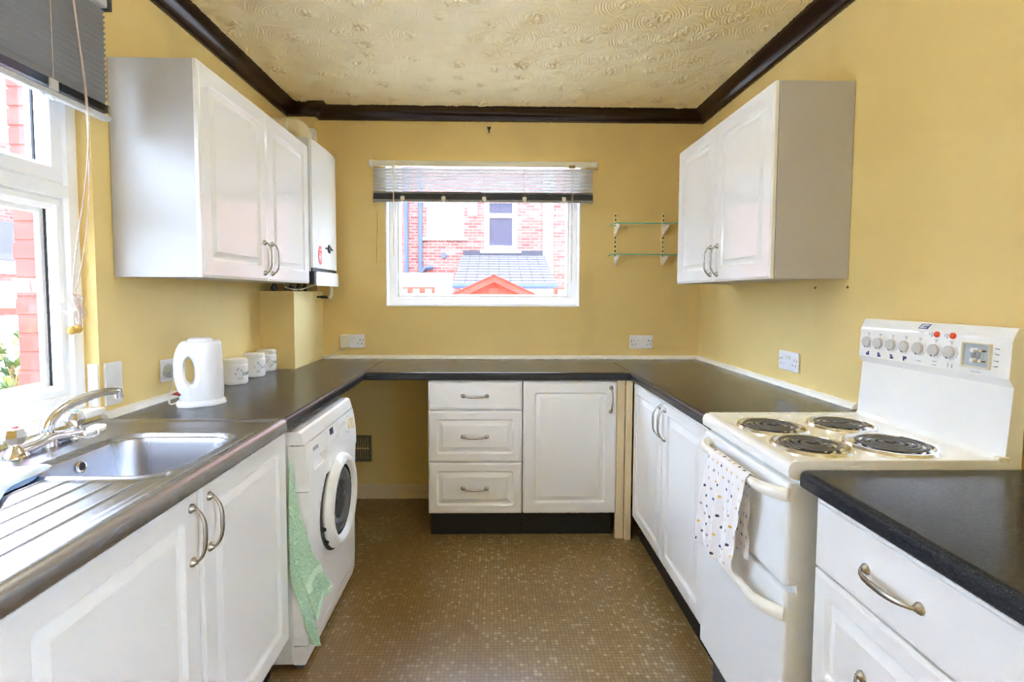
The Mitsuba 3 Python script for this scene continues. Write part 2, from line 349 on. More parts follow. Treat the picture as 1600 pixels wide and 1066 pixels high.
# ------------------------------------------------------------------ windows
def ring_frame(y0, y1, z0, z1, wd, x0, x1, bev=.006):
    """rectangular frame in the y-z plane from x0 (outside) to x1 (room side)"""
    def rect(i, x): return np.array([(x, y0+i, z0+i), (x, y1-i, z0+i), (x, y1-i, z1-i), (x, y0+i, z1-i)])
    L = [rect(0, x0), rect(0, x1-bev), rect(bev, x1), rect(wd-bev*1.6, x1), rect(wd, x1-bev*1.6), rect(wd, x0)]
    m = loft(L + [L[0]], (False, False)); m.merge_vertices(); m.fix_normals(); return m
def swap(m):  # y-z plane frame with its room side at +x -> x-z plane, room side at -y
    return xf(m, np.array([[0, 1, 0, 0], [-1, 0, 0, 0], [0, 0, 1, 0], [0, 0, 0, 1.]]))
tag('window_2', 'white left window over the sink with a small top light above one large pane', None, None, 'structure')
fx1, fx0 = -1.322, -1.392
part('window_2', 'frame', ring_frame(WY0, WY1, WZ0+.015, WZ1, .052, fx0, fx1), 'm_upvc', 30)
part('window_2', 'transom', box(fx0, fx1, WY0+.04, WY1-.04, 1.612, 1.652, .005, 2), 'm_upvc', 30)
part('window_2', 'bead', ring_frame(WY0+.05, WY1-.05, WZ0+.062, 1.614, .040, fx0+.008, fx1-.012, .010), 'm_upvc', 30)
part('window_2', 'gasket', ring_frame(WY0+.088, WY1-.088, WZ0+.098, 1.578, .004, fx0+.032, fx0+.039, .001), 'm_black', 30)
part('window_2', 'spacer', ring_frame(WY0+.090, WY1-.090, WZ0+.100, 1.576, .016, fx0+.016, fx0+.029, .001), 'm_upvc', 30)
sash = part('window_2', 'sash', ring_frame(WY0+.046, WY1-.060, 1.648, WZ1-.045, .058, fx0+.012, fx1+.006, .008), 'm_upvc', 30)
part(sash, 'gasket', ring_frame(WY0+.102, WY1-.116, 1.704, WZ1-.101, .004, fx0+.032, fx0+.040, .001), 'm_black', 30)
part('window_2', 'pane', box(fx0+.030, fx0+.0302, WY0+.09, WY1-.09, WZ0+.10, 1.577), 'm_pane', False)
part('window_2', 'pane', box(fx0+.030, fx0+.0302, WY0+.10, WY1-.112, 1.70, WZ1-.099), 'm_pane', False)

tag('door_1', 'unseen white glazed door added in the right wall behind the camera for daylight fill', None, None, 'structure')  # unseen door, added to bring daylight onto the left units
part('door_1', 'frame', ring_frame(-1.38, -.22, .04, 2.12, .07, XR+.10, XR+.15), 'm_upvc', 30)
part('door_1', 'rail', box(XR+.10, XR+.15, -1.31, -.29, .10, .30), 'm_upvc', False)
part('door_1', 'pane', box(XR+.122, XR+.1222, -1.32, -.28, .29, 2.06), 'm_pane', False)
tag('window_1', 'white window in the back wall looking out on a brick house', None, None, 'structure')
def bframe(x0, x1, z0, z1, wd, ya, yb, bev=.006):  # ya outside (larger y), yb room side
    return swap(ring_frame(x0, x1, z0, z1, wd, -ya, -yb, bev))
part('window_1', 'frame', bframe(BX0, BX1, BZ0, BZ1+.08, .058, YB+.16, YB+.075), 'm_upvc', 30)
part('window_1', 'bead', bframe(BX0+.055, BX1-.055, BZ0+.055, BZ1+.025, .018, YB+.14, YB+.085, .008), 'm_upvc', 30)
part('window_1', 'gasket', bframe(BX0+.072, BX1-.072, BZ0+.072, BZ1+.008, .003, YB+.119, YB+.111, .001), 'm_knobgrey', 30)
part('window_1', 'pane', box(BX0+.07, BX1-.07, YB+.12, YB+.1202, BZ0+.07, BZ1+.01), 'm_pane', False)
part('window_1', 'reveal', cat(box(BX0-.004, BX0+.004, YB-.003, YB+.08, BZ0, BZ1), box(BX1-.004, BX1+.004, YB-.003, YB+.08, BZ0, BZ1),
     box(BX0-.004, BX1+.004, YB-.004, YB+.08, BZ0-.004, BZ0+.004)), 'm_upvc', False)

# ================================================================== BLINDS
def slat(y0, y1, w, tilt, crown=.0022):
    """venetian slat along local x, centred on the origin, slightly crowned, tilted about x"""
    a = np.linspace(-w/2, w/2, 7); z = crown*(1-(2*a/w)**2)
    yy, zz = a*math.cos(tilt)-z*math.sin(tilt), a*math.sin(tilt)+z*math.cos(tilt)
    th = .0006
    v = np.vstack([np.c_[np.full(7, y0), yy, zz], np.c_[np.full(7, y1), yy, zz], np.c_[np.full(7, y0), yy, zz-th], np.c_[np.full(7, y1), yy, zz-th]])
    f = []
    for i in range(6):
        f += [(i, 7+i, 8+i), (i, 8+i, i+1), (14+i, 15+i, 22+i), (14+i, 22+i, 21+i)]
    for i in (0, 6): f += [(i, i+14, i+21), (i, i+21, i+7)]
    return trimesh.Trimesh(v, f, process=False)
def at(o, u=(1, 0, 0), v=(0, 1, 0), w=(0, 0, 1)): return basis(o, u, v, w)
# back blind, in front of the wall
b = thing('venetian_blind', 'half-raised grey venetian blind with pale headrail across the back window', 'blind')
yb = YB-.034
part(b, 'headrail', box(-.765, .625, yb-.014, yb+.020, 2.118, 2.152, .005, 3), 'm_ivory', 30, 'pale headrail')
for x in (-.772, .632): part(b, 'end_cap', box(x-.010, x+.010, yb-.017, yb+.032, 2.114, 2.156, .006, 3), 'm_plastic', 30)
for i in range(8):
    part(b, 'slat', xf(slat(-.758, .615, .026, math.radians(-27)), at((0, yb, 2.098-.0205*i))), 'm_blindback', True)
for i in range(9):
    part(b, 'stacked_slat', xf(slat(-.758, .615, .026, 0), at((0, yb, 1.944-.0038*i+.003))), 'm_darkgrey', True)
part(b, 'slat_stack', box(-.757, .614, yb-.0115, yb+.0105, 1.9125, 1.948), 'm_darkgrey', False)
part(b, 'bottom_rail', box(-.760, .617, yb-.014, yb+.012, 1.898, 1.913, .003, 2), 'm_blind', 30)
for x in (-.575, -.320, -.067, .185, .432):
    part(b, 'ladder_cord', cat(*[cyl((x, yb+dy, 1.90), (x, yb+dy, 2.12), .0009, 6) for dy in (-.0138, .0138)]), 'm_cord', 30)
    part(b, 'cord_clip', cat(box(x-.013, x+.013, yb-.018, yb-.012, 1.905, 1.932, .003, 2), tube(spline([(x-.022, yb-.014, 1.905), (x-.012, yb-.020, 1.895), (x, yb-.019, 1.904), (x+.014, yb-.020, 1.894), (x+.024, yb-.014, 1.906)], 16), .0022, 6)), 'm_ivory', 30)
part(b, 'tilt_wand', cat(cyl((-.630, yb-.022, 2.115), (-.628, yb-.022, 1.55), .0036, 8), box(-.636, -.624, yb-.026, yb-.014, 2.105, 2.13, .002)), 'm_ivory', 30)
part(b, 'pull_cord', cat(tube([(.486, yb-.022, 2.12), (.487, yb-.022, 1.75), (.486, yb-.022, 1.40)], .0014, 6), tube([(.478, yb-.022, 2.12), (.480, yb-.022, 1.75), (.482, yb-.022, 1.42)], .0014, 6)), 'm_cord', 30)
part(b, 'cord_lock', box(.462, .500, yb-.020, yb-.012, 2.11, 2.128, .002), 'm_copper', 30)

# left blind
b = thing('venetian_blind', 'dark grey venetian blind with tilted slats at the left window, above the sink', 'blind')
xb, y0b, y1b = -1.222, .36, 1.648
part(b, 'headrail', box(xb-.022, xb+.022, y0b, y1b-.008, 2.200, 2.238, .005, 3), 'm_blindrail', 30)
part(b, 'end_cap', box(xb-.026, xb+.026, y1b-.010, y1b+.006, 2.196, 2.242, .004, 2), 'm_darkgrey', 30)
for i in range(17):
    m = slat(y0b, y1b, .025, math.radians(-62))
    part(b, 'slat', xf(m, at((xb, 0, 2.186-.0166*i), (0, 1, 0), (-1, 0, 0), (0, 0, 1))), 'm_blind', True)
for i in range(7):
    part(b, 'stacked_slat', xf(slat(y0b, y1b, .026, 0), at((xb, 0, 1.905-.0036*i), (0, 1, 0), (-1, 0, 0), (0, 0, 1))), 'm_darkgrey', True)
part(b, 'bottom_rail', box(xb-.014, xb+.014, y0b, y1b+.004, 1.860, 1.876, .006, 3), 'm_blindrail', 30)
for y in (1.44, .95, .5):
    part(b, 'ladder_cord', cat(*[cyl((xb+dx, y, 1.87), (xb+dx, y, 2.205), .001, 6) for dx in (-.014, .0145)]), 'm_cord', 30)
    part(b, 'cord_clip', box(xb+.011, xb+.018, y-.014, y+.014, 1.875, 1.905, .003, 2), 'm_knobgrey', 30)
    part(b, 'cord_knob', cat(lathe([(.002, 0), (.006, .002), (.006, .006), (.002, .008)], 10, (xb, y-.02, 1.853)), lathe([(.002, 0), (.006, .002), (.006, .006), (.002, .008)], 10, (xb, y+.012, 1.853))), 'm_clothpale', 30)
pc = spline([(xb+.024, 1.500, 2.215), (xb+.026, 1.525, 2.0), (xb+.02, 1.548, 1.8), (-1.275, 1.576, 1.45), (-1.300, 1.587, 1.322)], 24)
pc2 = spline([(xb+.020, 1.506, 2.215), (xb+.016, 1.545, 1.9), (-1.262, 1.600, 1.5), (-1.296, 1.592, 1.322)], 24)
part(b, 'pull_cord', cat(tube(pc, .0021, 6), tube(pc2, .0016, 6)), 'm_cord', 30)
rng = random.Random(4)
kn = []
for i in range(5):
    a = 2*math.pi*i/5
    kn.append(tube(spline([(-1.302, 1.588, 1.316), (-1.286, 1.588+.020*math.cos(a), 1.300+.012*math.sin(a)), (-1.284, 1.590+.012*math.cos(a+.6), 1.286+.016*math.sin(a+.6)), (-1.300, 1.588, 1.306)], 14), .0024, 6))
for dy, dz in ((.004, -.085), (.020, -.068), (.012, -.092), (.028, -.055)):
    kn.append(tube(spline([(-1.298, 1.590, 1.310), (-1.288, 1.590+dy*.8, 1.300+dz*.55), (-1.292, 1.590+dy*1.2, 1.31+dz), (-1.298, 1.590+dy*.5, 1.31+dz*.75)], 14), .0022, 6))
part(b, 'cord_knot', cat(*kn), 'm_cord', 30, 'pull cord tied in a loose knot')
part(b, 'cord_tassel', cat(lathe([(.003, 0), (.011, .006), (.013, .016), (.005, .026)], 12, (-1.300, 1.578, 1.193)), lathe([(.003, 0), (.010, .006), (.012, .015), (.005, .026)], 12, (-1.294, 1.596, 1.196))), 'm_amber', 30, 'amber cord tassels')
cl = thing('cord_cleat', 'small white plastic cord cleat on the left window frame', 'cleat')
part(cl, 'base_plate', box(-1.324, -1.317, 1.562, 1.580, 1.258, 1.290, .002), 'm_plastic', 30)
part(cl, 'horn', tube(spline([(-1.318, 1.572, 1.264), (-1.300, 1.580, 1.264), (-1.292, 1.590, 1.272), (-1.292, 1.592, 1.284)], 14), [.005]*14, 8), 'm_plastic', 30)

# ================================================================== WORKTOPS
def top_poly(x_wall, x_front, t=.040, r=.017):
    """cross-section with a rounded front edge; x_front may lie on either side of x_wall"""
    s = 1 if x_front > x_wall else -1
    pts = [(x_wall, WT-t), (x_front-s*.006, WT-t)]
    pts += [(x_front-s*.006+s*.006*math.sin(a), WT-t+.006-.006*math.cos(a)) for a in np.linspace(.3, math.pi/2, 4)]
    pts += [(x_front-s*r+s*r*math.cos(a), WT-r+r*math.sin(a)) for a in np.linspace(0, math.pi/2, 9)]
    pts += [(x_wall, WT)]
    return pts
XFL, XFR, YFB = -.682, .722, 2.650
put(num('worktop'), prism(top_poly(XL+.001, XFL), 1.637, YB-.001, 'y'), 'm_worktop', 35, 'dark speckled worktop along the left wall, under the kettle and over the washing machine', 'worktop')
put(num('worktop'), prism(top_poly(YB-.001, YFB), XFL+.0005, XFR-.0005, 'x'), 'm_worktop', 35, 'dark speckled worktop across the back wall under the small window', 'worktop')
put(num('worktop'), prism(top_poly(XR-.001, XFR), 1.672, YB-.001, 'y'), 'm_worktop', 35, 'dark speckled worktop along the right wall, between the back corner and the cooker', 'worktop')
put(num('worktop'), prism(top_poly(XR-.001, XFR), -.60, 1.163, 'y'), 'm_worktop', 35, 'dark speckled worktop in the near right corner of the picture, this side of the cooker', 'worktop')

# ================================================================== CABINETS
# left base cabinet under the sink
k = thing('base_cabinet', 'white two-door base cabinet under the steel sink', 'cabinet')
part(k, 'carcass', cat(box(-1.262, -.722, .694, .710, .135, .872), box(-1.262, -.722, 1.687, 1.703, .135, .868), box(-1.262, -.722, .710, 1.687, .135, .151), box(-1.262, -1.256, .71, 1.687, .151, .868)), 'm_carcass', False)
for y0, y1, hy in ((.697, 1.196, 1.163), (1.203, 1.702, 1.237)):
    d = part(k, 'door', xf(door_mesh(y1-y0, .728), face((-.702, (y0+y1)/2, .133+.364), '+x')), 'm_white', 30)
    add_handle(d, (-.702, hy, .759), '+x', True)
part(k, 'plinth', box(-.790, -.772, .60, 1.700, 0, .133), 'm_black', False)
part(k, 'leg', cyl((-.84, 1.66, 0), (-.84, 1.66, .135), .018), 'm_black', 30)
# a second unit nearer the camera that only shows its edge
k = thing('base_cabinet', 'white base cabinet at the left edge of the picture, nearer than the sink cabinet', 'cabinet')
part(k, 'carcass', box(-1.262, -.722, .10, .690, .135, .868), 'm_carcass', False)
d = part(k, 'door', xf(door_mesh(.585, .728), face((-.702, .395, .497), '+x')), 'm_white', 30)
add_handle(d, (-.702, .150, .759), '+x', True)
part(k, 'plinth', box(-.790, -.772, .10, .598, 0, .133), 'm_black', False)
put(num('worktop'), prism(top_poly(XL+.001, XFL), -.60, .617, 'y'), 'm_worktop', 35, 'dark speckled worktop left of the camera, beyond the draining board', 'worktop')

# wall cabinets
def wall_cabinet(side, y0, ys, y1, z0, z1, label):
    k = thing('wall_cabinet', label, 'cabinet')
    xw, xc, xd, fc = (XL+.002, XL+.280, -.982, '+x') if side < 0 else (XR-.002, XR-.280, 1.019, '-x')
    xa, xbk = min(xw, xc), max(xw, xc)
    part(k, 'carcass', cat(box(xa, xbk, y0, y0+.016, z0, z1, .0008), box(xa, xbk, y1-.016, y1, z0, z1), box(xa, xbk, y0+.016, y1-.016, z0+.004, z0+.022),
         box(xa, xbk, y0+.016, y1-.016, z1-.02, z1-.002), box(*((xa, xa+.006) if side < 0 else (xbk-.006, xbk)), y0+.016, y1-.016, z0+.02, z1-.02)), 'm_carcass', False)
    for a, bb, hy in ((y0, ys-.002, ys-.036), (ys+.002, y1, ys+.036)):
        d = part(k, 'door', xf(door_mesh(bb-a, z1-z0, e=.062), face((xd, (a+bb)/2, (z0+z1)/2), fc)), 'm_white', 30)
        add_handle(d, (xd, hy, z0+.098), fc, True)
    return k
wall_cabinet(-1, 1.732, 2.229, 2.721, 1.376, 2.097, 'white glossy two-door wall cabinet on the left wall, next to the boiler')
wall_cabinet(1, 1.874, 2.352, 2.834, 1.385, 2.107, 'white glossy two-door wall cabinet on the right wall, beside the glass shelves')

# back drawers and cupboard
YD = 2.667
k = thing('drawer_unit', 'white three-drawer unit under the back worktop', 'drawers')
part(k, 'carcass', box(-.350, .148, YD+.019, 3.226, .148, .869), 'm_carcass', False)
for z0, z1, pn in ((.708, .860, False), (.428, .702, True), (.146, .422, True)):
    d = part(k, 'drawer', xf(door_mesh(.499, z1-z0, pn, .046), face((-.101, YD, (z0+z1)/2), '-y')), 'm_white', 30)
    add_handle(d, (-.103, YD, (z0+z1)/2), '-y', False)
part(k, 'plinth', box(-.346, .149, YD+.070, YD+.086, 0, .147), 'm_black', False)
k = thing('base_cabinet', 'white single-door base cabinet right of the three drawers', 'cabinet')
part(k, 'carcass', box(.152, .652, YD+.019, 3.226, .148, .869), 'm_carcass', False)
d = part(k, 'door', xf(door_mesh(.498, .714), face((.405, YD, .503), '-y')), 'm_white', 30)
add_handle(d, (.622, YD, .764), '-y', True)
part(k, 'plinth', box(.151, .648, YD+.070, YD+.086, 0, .147), 'm_black', False)
# corner fillers
put(num('filler_post'), box(.657, .700, 2.676, 2.700, 0, .868, .002), 'm_post', False, 'cream vertical filler post beside the single-door cabinet', 'post')
put(num('filler_post'), box(.704, .738, 2.662, 2.686, 0, .868, .002), 'm_post', False, 'cream vertical filler post touching the right-hand cabinet doors', 'post')

# right base cabinet
k = thing('base_cabinet', 'white two-door base cabinet on the right, between the corner and the cooker', 'cabinet')
part(k, 'carcass', box(.761, 1.30, 1.735, 2.655, .135, .868), 'm_carcass', False)
for y0, y1, hy in ((1.737, 2.191, 2.226-.012), (2.197, 2.658, 2.226+.012)):
    d = part(k, 'door', xf(door_mesh(y1-y0, .728, e=.056), face((.741, (y0+y1)/2, .133+.364), '-x')), 'm_white', 30)
    add_handle(d, (.741, 2.160 if y0 < 2 else 2.230, .760), '-x', True)
part(k, 'plinth', box(.790, .806, 1.70, 2.660, 0, .133), 'm_black', False)

# near right drawer unit
k = thing('drawer_unit', 'white drawer unit in the near right corner, beside the cooker', 'drawers')
part(k, 'carcass', box(.761, 1.30, .635, 1.130, .135, .868), 'm_carcass', False)
for z0, z1, pn in ((.700, .858, False), (.420, .694, True), (.135, .414, True)):
    d = part(k, 'drawer', xf(door_mesh(.500, z1-z0, pn, .046), face((.741, .882, (z0+z1)/2), '-x')), 'm_white', 30)
    add_handle(d, (.741, .905, (z0+z1)/2), '-x', False)
part(k, 'plinth', box(.790, .806, .635, 1.130, 0, .133), 'm_black', False)
k = thing('base_cabinet', 'white base cabinet just outside the right edge, nearer than the drawer unit', 'cabinet')
part(k, 'carcass', box(.761, 1.30, .03, .628, .135, .868), 'm_carcass', False)
d = part(k, 'door', xf(door_mesh(.594, .724), face((.741, .329, .497), '-x')), 'm_white', 30)
add_handle(d, (.741, .58, .76), '-x', True)
part(k, 'plinth', box(.790, .806, .03, .628, 0, .133), 'm_black', False)

# ================================================================== COOKER
CY0, CY1 = 1.168, 1.664
k = thing('cooker', 'white freestanding electric cooker with four coil rings on the right', 'cooker')
part(k, 'casing', cat(box(.730, 1.268, CY0+.006, CY0+.022, .152, .895), box(.730, 1.268, CY1-.022, CY1-.006, .152, .895), box(.790, 1.268, CY0+.006, CY0+.022, .0, .152), box(.790, 1.268, CY1-.022, CY1-.006, .0, .152), box(1.24, 1.268, CY0+.006, CY1-.006, .02, .9), box(.734, 1.25, CY0+.02, CY1-.02, .14, .884)), 'm_cooker', False)
hob_poly = [(.708, .886), (.722, .884), (1.240, .884), (1.240, .926), (1.225, .926), (.736, .926), (.722, .930), (.708, .928), (.699, .920), (.696, .908), (.698, .892)]
hob = part(k, 'hob', prism(hob_poly, CY0, CY1, 'y'), 'm_enamel', 35)
part(hob, 'rim', box(.716, 1.232, CY1-.012, CY1, .920, .932, .003, 2), 'm_enamel', 35)
part(hob, 'rim', box(.716, 1.20, CY0, CY0+.012, .920, .932, .003, 2), 'm_enamel', 35)
part(hob, 'rim_stop', box(1.202, 1.232, CY0, CY0+.016, .920, .938, .003, 2), 'm_ivory', 35)
def spiral(cx, cy, z, r0, r1, turns, rt):
    n = int(turns*26); th = np.linspace(0, turns*2*math.pi, n); r = np.linspace(r0, r1, n)
    p = np.c_[cx+r*np.cos(th), cy+r*np.sin(th), np.full(n, z)]
    return tube(p, rt, 10, (.6, (0, 0, 1)))
for cx, cy, rr in ((.832, 1.488, .078), (.832, 1.300, .078), (1.058, 1.512, .074), (1.045, 1.305, .088)):
    r = part(k, 'ring', spiral(cx, cy, .9345, .012, rr-.003, 3.6 if rr < .08 else 4.1, .0050), 'm_coil', 40, 'black spiral cooking coil in a chrome surround')
    part(r, 'chrome_surround', lathe([(rr+.004, .927), (rr+.010, .9335), (rr+.016, .9335), (rr+.020, .926), (rr+.012, .924), (rr+.004, .924), (rr+.004, .927)], 48, (cx, cy, 0)), 'm_chrome', 40)
    part(r, 'drip_bowl', lathe([(rr+.006, .9255), (rr+.006, .9268), (.03, .9262), (.001, .9262)], 40, (cx, cy, 0)), 'm_black', 40)
    part(r, 'terminal', box(cx-.012, cx+.012, cy-.002, cy+.002, .927, .931), 'm_chrome', 40)
# back panel
bp = [(1.214, .926), (1.222, .940), (1.233, 1.104), (1.220, 1.124), (1.224, 1.212), (1.227, 1.224), (1.238, 1.246), (1.262, 1.246), (1.262, .890), (1.24, .890)]
panel = part(k, 'back_panel', prism(bp, CY0+.004, CY1+.004, 'y'), 'm_enamel', 20)
nx, nz = -(1.212-1.124), (1.224-1.220); ln = math.hypot(nx, nz)
def fasc(y, z, off=0.):
    x = 1.220 + .004*(z-1.124)/.088
    return basis((x-off, y, z), (0, -1, 0), (.045, 0, .999), (-.999, 0, .045))
KY = [1.630, 1.581, 1.530, 1.480, 1.430, 1.378, 1.330]
for y in KY:
    kn_ = part(k, 'knob', xf(lathe([(.0190, 0), (.0190, .003), (.0178, .0035), (.0170, .0105), (.0155, .012), (.001, .0125)], 24), fasc(y, 1.172)), 'm_knobgrey', 35, 'grey control knob')
    part(kn_, 'skirt', xf(lathe([(.0205, 0), (.020, .003), (.0185, .004)], 24), fasc(y, 1.172)), 'm_plastic', 35)
    part(kn_, 'pointer', xf(box(-.0012, .0012, -.0175, -.0130, .003, .0130), fasc(y, 1.172)), 'm_navy', False)
for i, y in enumerate(KY):
    # printed symbols under and over the knobs
    g = []
    if i < 4:
        q = [[(0, 1, 1), (1, 0, 1)], [(1, 0, 1), (1, 1, 0)], [(1, 1, 0), (1, 0, 1)], [(1, 1, 1), (1, 0, 1)]][i]
        cells = [(0, 1), (1, 1), (1, 0), (0, 0)]
        skip = [(0, 1), (1, 1), (1, 1), (1, 0)][i]
        g.append(box(-.006, .006, -.0015, .0015, 0, .0006)) if i in (0, 3) else g.append(box(-.0015, .0015, -.006, .006, 0, .0006))
        g += [box(a*.0075-.0068, a*.0075-.0008, b*.0075-.0068, b*.0075-.0008, 0, .0006) for a, b in cells if (a, b) != skip]
        s_ = skip
        g.append(box(s_[0]*.0075-.005, s_[0]*.0075-.003, s_[1]*.0075-.005, s_[1]*.0075-.003, 0, .0006))
    elif i == 4: g = [box(-.007, .007, -.001, .001, 0, .0006)]
    elif i == 5: g = [box(-.007, .007, .004, .006, 0, .0006), box(-.007, .007, -.006, -.004, 0, .0006)]
    else: g = [box(-.007, -.005, -.006, .006, 0, .0006), box(.005, .007, -.006, .006, 0, .0006)]
    part(k, 'printed_symbol', xf(cat(*g), fasc(y, 1.136)), 'm_navy' if i < 4 else 'm_print', False)
    part(k, 'printed_scale', xf(cat(box(-.005, .005, .0285, .030, 0, .0005), box(-.0045, .0045, .0255, .0268, 0, .0005), box(-.0015, .0015, .0205, .0235, 0, .0005),
        *[box(.021*math.cos(a)-.0008, .021*math.cos(a)+.0008, .021*math.sin(a)-.0008, .021*math.sin(a)+.0008, 0, .0005) for a in (-2.6, -2.1, -1.6, -1.1, -.6, 0, .5)]), fasc(y, 1.172)), 'm_print', False)
for y in (1.377, 1.328):
    part(k, 'indicator_lamp', xf(lathe([(.0085, 0), (.0085, .003), (.006, .006), (.001, .007)], 18), fasc(y, 1.216)), 'm_red', 40, 'round red indicator lamp')
    part(k, 'printed_symbol', xf(cat(box(.016, .0175, -.006, .006, 0, .0006), box(.0145, .019, -.008, -.004, 0, .0006), box(.021, .027, .001, .003, 0, .0005), box(.021, .027, -.003, -.0015, 0, .0005)), fasc(y, 1.216) @ basis((0, 0, 0), (-1, 0, 0), (0, 1, 0), (0, 0, 1))), 'm_print', False)
# timer window
tw = part(k, 'timer', xf(ring_frame(-.038, .038, -.032, .032, .0040, 0, .010, .0015), fasc(1.256, 1.172, -.001) @ basis((0, 0, 0), (0, 0, 1), (1, 0, 0), (0, 1, 0))), 'm_ivory', 30, 'cooker timer dial behind a clear cover')
part(tw, 'dial', xf(cat(box(-.034, .034, -.028, .028, .0002, .001), lathe([(.017, .001), (.017, .0025), (.014, .003)], 24)), fasc(1.256, 1.172)), 'm_bluegrey', 30)
part(tw, 'dial_ring', xf(cat(lathe([(.0125, .003), (.0125, .0045), (.009, .0045), (.009, .003)], 24), box(-.012, -.002, -.001, .009, .003, .0055), box(-.006, -.001, -.016, -.010, .003, .0045)), fasc(1.256, 1.172)), 'm_print', 30)
for dz in (.013, -.013):
    part(tw, 'setting_knob', xf(cat(lathe([(.006, .001), (.006, .013), (.005, .0145)], 16, (-.002, dz, 0))), fasc(1.256, 1.172)), 'm_plastic', 35)
    part(tw, 'setting_shaft', xf(box(.006, .024, dz-.0032, dz+.0032, .001, .006, .001), fasc(1.256, 1.172)), 'm_ivory', 35)
    part(tw, 'setting_mark', xf(box(.017, .027, dz-.0018, dz+.0018, .006, .0068), fasc(1.256, 1.172)), 'm_black', False)
part(tw, 'cover', xf(box(-.0345, .0345, -.0285, .0285, .0090, .0092), fasc(1.256, 1.172)), 'm_clearglass', False)
part(k, 'printed_scale', xf(cat(*[box(.043, .0455, a-.001, a+.001, 0, .0006) for a in (.022, .011, -.008, -.022)], *[box(.047, .055, a-.002, a+.001, 0, .0005) for a in (.022, .009, -.008, -.021)], box(-.012, .014, -.043, -.0415, 0, .0005)), fasc(1.256, 1.172)), 'm_print', False)
# badge on the sloping top edge
bd = basis((1.2325, 1.428, 1.235), (0, -1, 0), (.447, 0, .894), (-.894, 0, .447))
bg = part(k, 'badge', xf(extrude(Polygon([(-.017, -.0075), (.013, -.0075), (.018, .0075), (-.012, .0075)]), .0014), bd @ basis((0, 0, .0), (1, 0, 0), (0, 1, 0), (0, 0, 1))), 'm_navy', False)
part(bg, 'badge_field', xf(extrude(Polygon([(-.0135, -.0055), (.0105, -.0055), (.0145, .0055), (-.0095, .0055)]), .0017), bd), 'm_plastic', False)
add_text(bg, 'lettering', 'Creda', .0068, bd @ basis((.0003, 0, .0017), (1, 0, 0), (0, 1, 0), (0, 0, 1)), 'm_navy', True, .0004)
add_text(k, 'lettering', 'Capri 40', .0035, fasc(1.430, 1.2185), 'm_print', False, .0005)
# doors and handles
def oven_handle(z, zr):
    s = np.linspace(0, 1, 21)
    y = 1.618 - s*(1.618-1.178)
    e = np.minimum(s, 1-s)
    x = .704 - .044*np.clip(e/.14, 0, 1)**.55
    rad = .0105 + .0055*np.clip(1-e/.20, 0, 1)
    return tube(np.c_[x, y, np.full(21, z)], rad, 12, (1.15, (0, 0, 1)))
for z0, z1, zh in ((.618, .876, .846), (.152, .607, .552)):
    d = part(k, 'door', box(.700, .742, CY0+.006, CY1-.006, z0, z1, .011, 4), 'm_cooker', 30)
    part(d, 'handle', oven_handle(zh, 0), 'm_handle', 40, 'cream bar handle')
pl = box(.752, .766, CY0+.004, CY1-.004, .004, .150)
part(k, 'plinth', pl, 'm_darkgrey', False)
for i in range(9): part(k, 'vent_slot', box(.749, .7525, 1.50-.030*i-.006, 1.50-.030*i, .03, .10), 'm_black', False)

# tea towel over the upper handle
def cloth(fn, nu, nv, th=.0016):
    """fn(u, v) -> point, (uv metres); returns mesh + uv of a closed thick sheet"""
    uu, vv = np.meshgrid(np.linspace(0, 1, nu), np.linspace(0, 1, nv), indexing='ij')
    P, UV = fn(uu, vv)
    du = np.gradient(P, axis=0); dv = np.gradient(P, axis=1)
    N = np.cross(du, dv); N /= np.linalg.norm(N, axis=-1, keepdims=True)+1e-12
    A, B = (P+N*th/2).reshape(-1, 3), (P-N*th/2).reshape(-1, 3)
    i, j = np.meshgrid(np.arange(nu-1), np.arange(nv-1), indexing='ij'); a = (i*nv+j).ravel(); b, c_, d = a+nv, a+nv+1, a+1
    n = nu*nv
    f = [np.c_[a, b, c_], np.c_[a, c_, d], np.c_[a+n, c_+n, b+n], np.c_[a+n, d+n, c_+n]]
    edge = list(range(0, nv)) + [x*nv+nv-1 for x in range(1, nu)] + [(nu-1)*nv+y for y in range(nv-2, -1, -1)] + [x*nv for x in range(nu-2, 0, -1)]
    e = np.array(edge); e2 = np.roll(e, -1)
    f += [np.c_[e, e2, e2+n], np.c_[e, e2+n, e+n]]
    m = trimesh.Trimesh(np.vstack([A, B]), np.vstack(f), process=False)
    return m, np.vstack([UV.reshape(-1, 2)]*2)
def tea(u, v):
    # v: 0 front hem -> over the bar -> 1 back hem ; u: 0 far edge -> 1 near edge
    Lf, arc, Lb = .282, .050, .232
    s = v*(Lf+arc+Lb)
    xb_, zb_, r = .660, .847, .0155
    front, back = s < Lf, s > Lf+arc
    t = np.clip((s-Lf)/arc, 0, 1)*math.pi
    drop = np.where(front, Lf-s, np.where(back, s-Lf-arc, 0))
    x = np.where(front, xb_-r-.006*np.minimum(drop/.25, 1), np.where(back, xb_+r+.002, xb_-r*np.cos(t)))
    z = np.where(front | back, zb_-drop, zb_+r*np.sin(t))
    y0 = np.where(back, 1.452-.01*drop/.26, 1.484+.052*drop/.28); y1 = np.where(back, 1.312-.004*drop/.26-.004*np.sin(drop*30), 1.268+.060*drop/.28)
    y = y0+(y1-y0)*u
    w = np.minimum(drop/.10, 1)
    x = x - np.where(front, 1., .45)*w*(.006*np.sin(u*17+.6)+.004*np.sin(u*31+v*5)+.006*np.sin(u*6+1)) + .002*np.sin(v*40+u*9)*w
    z = z + np.where(front, .006*np.sin(u*9)*(1-v/.48).clip(0, 1), 0) - np.where(front, .010*(1-u)*(drop/.28), 0)
    return np.stack([x, y, z], -1), np.stack([u*.215, s], -1)
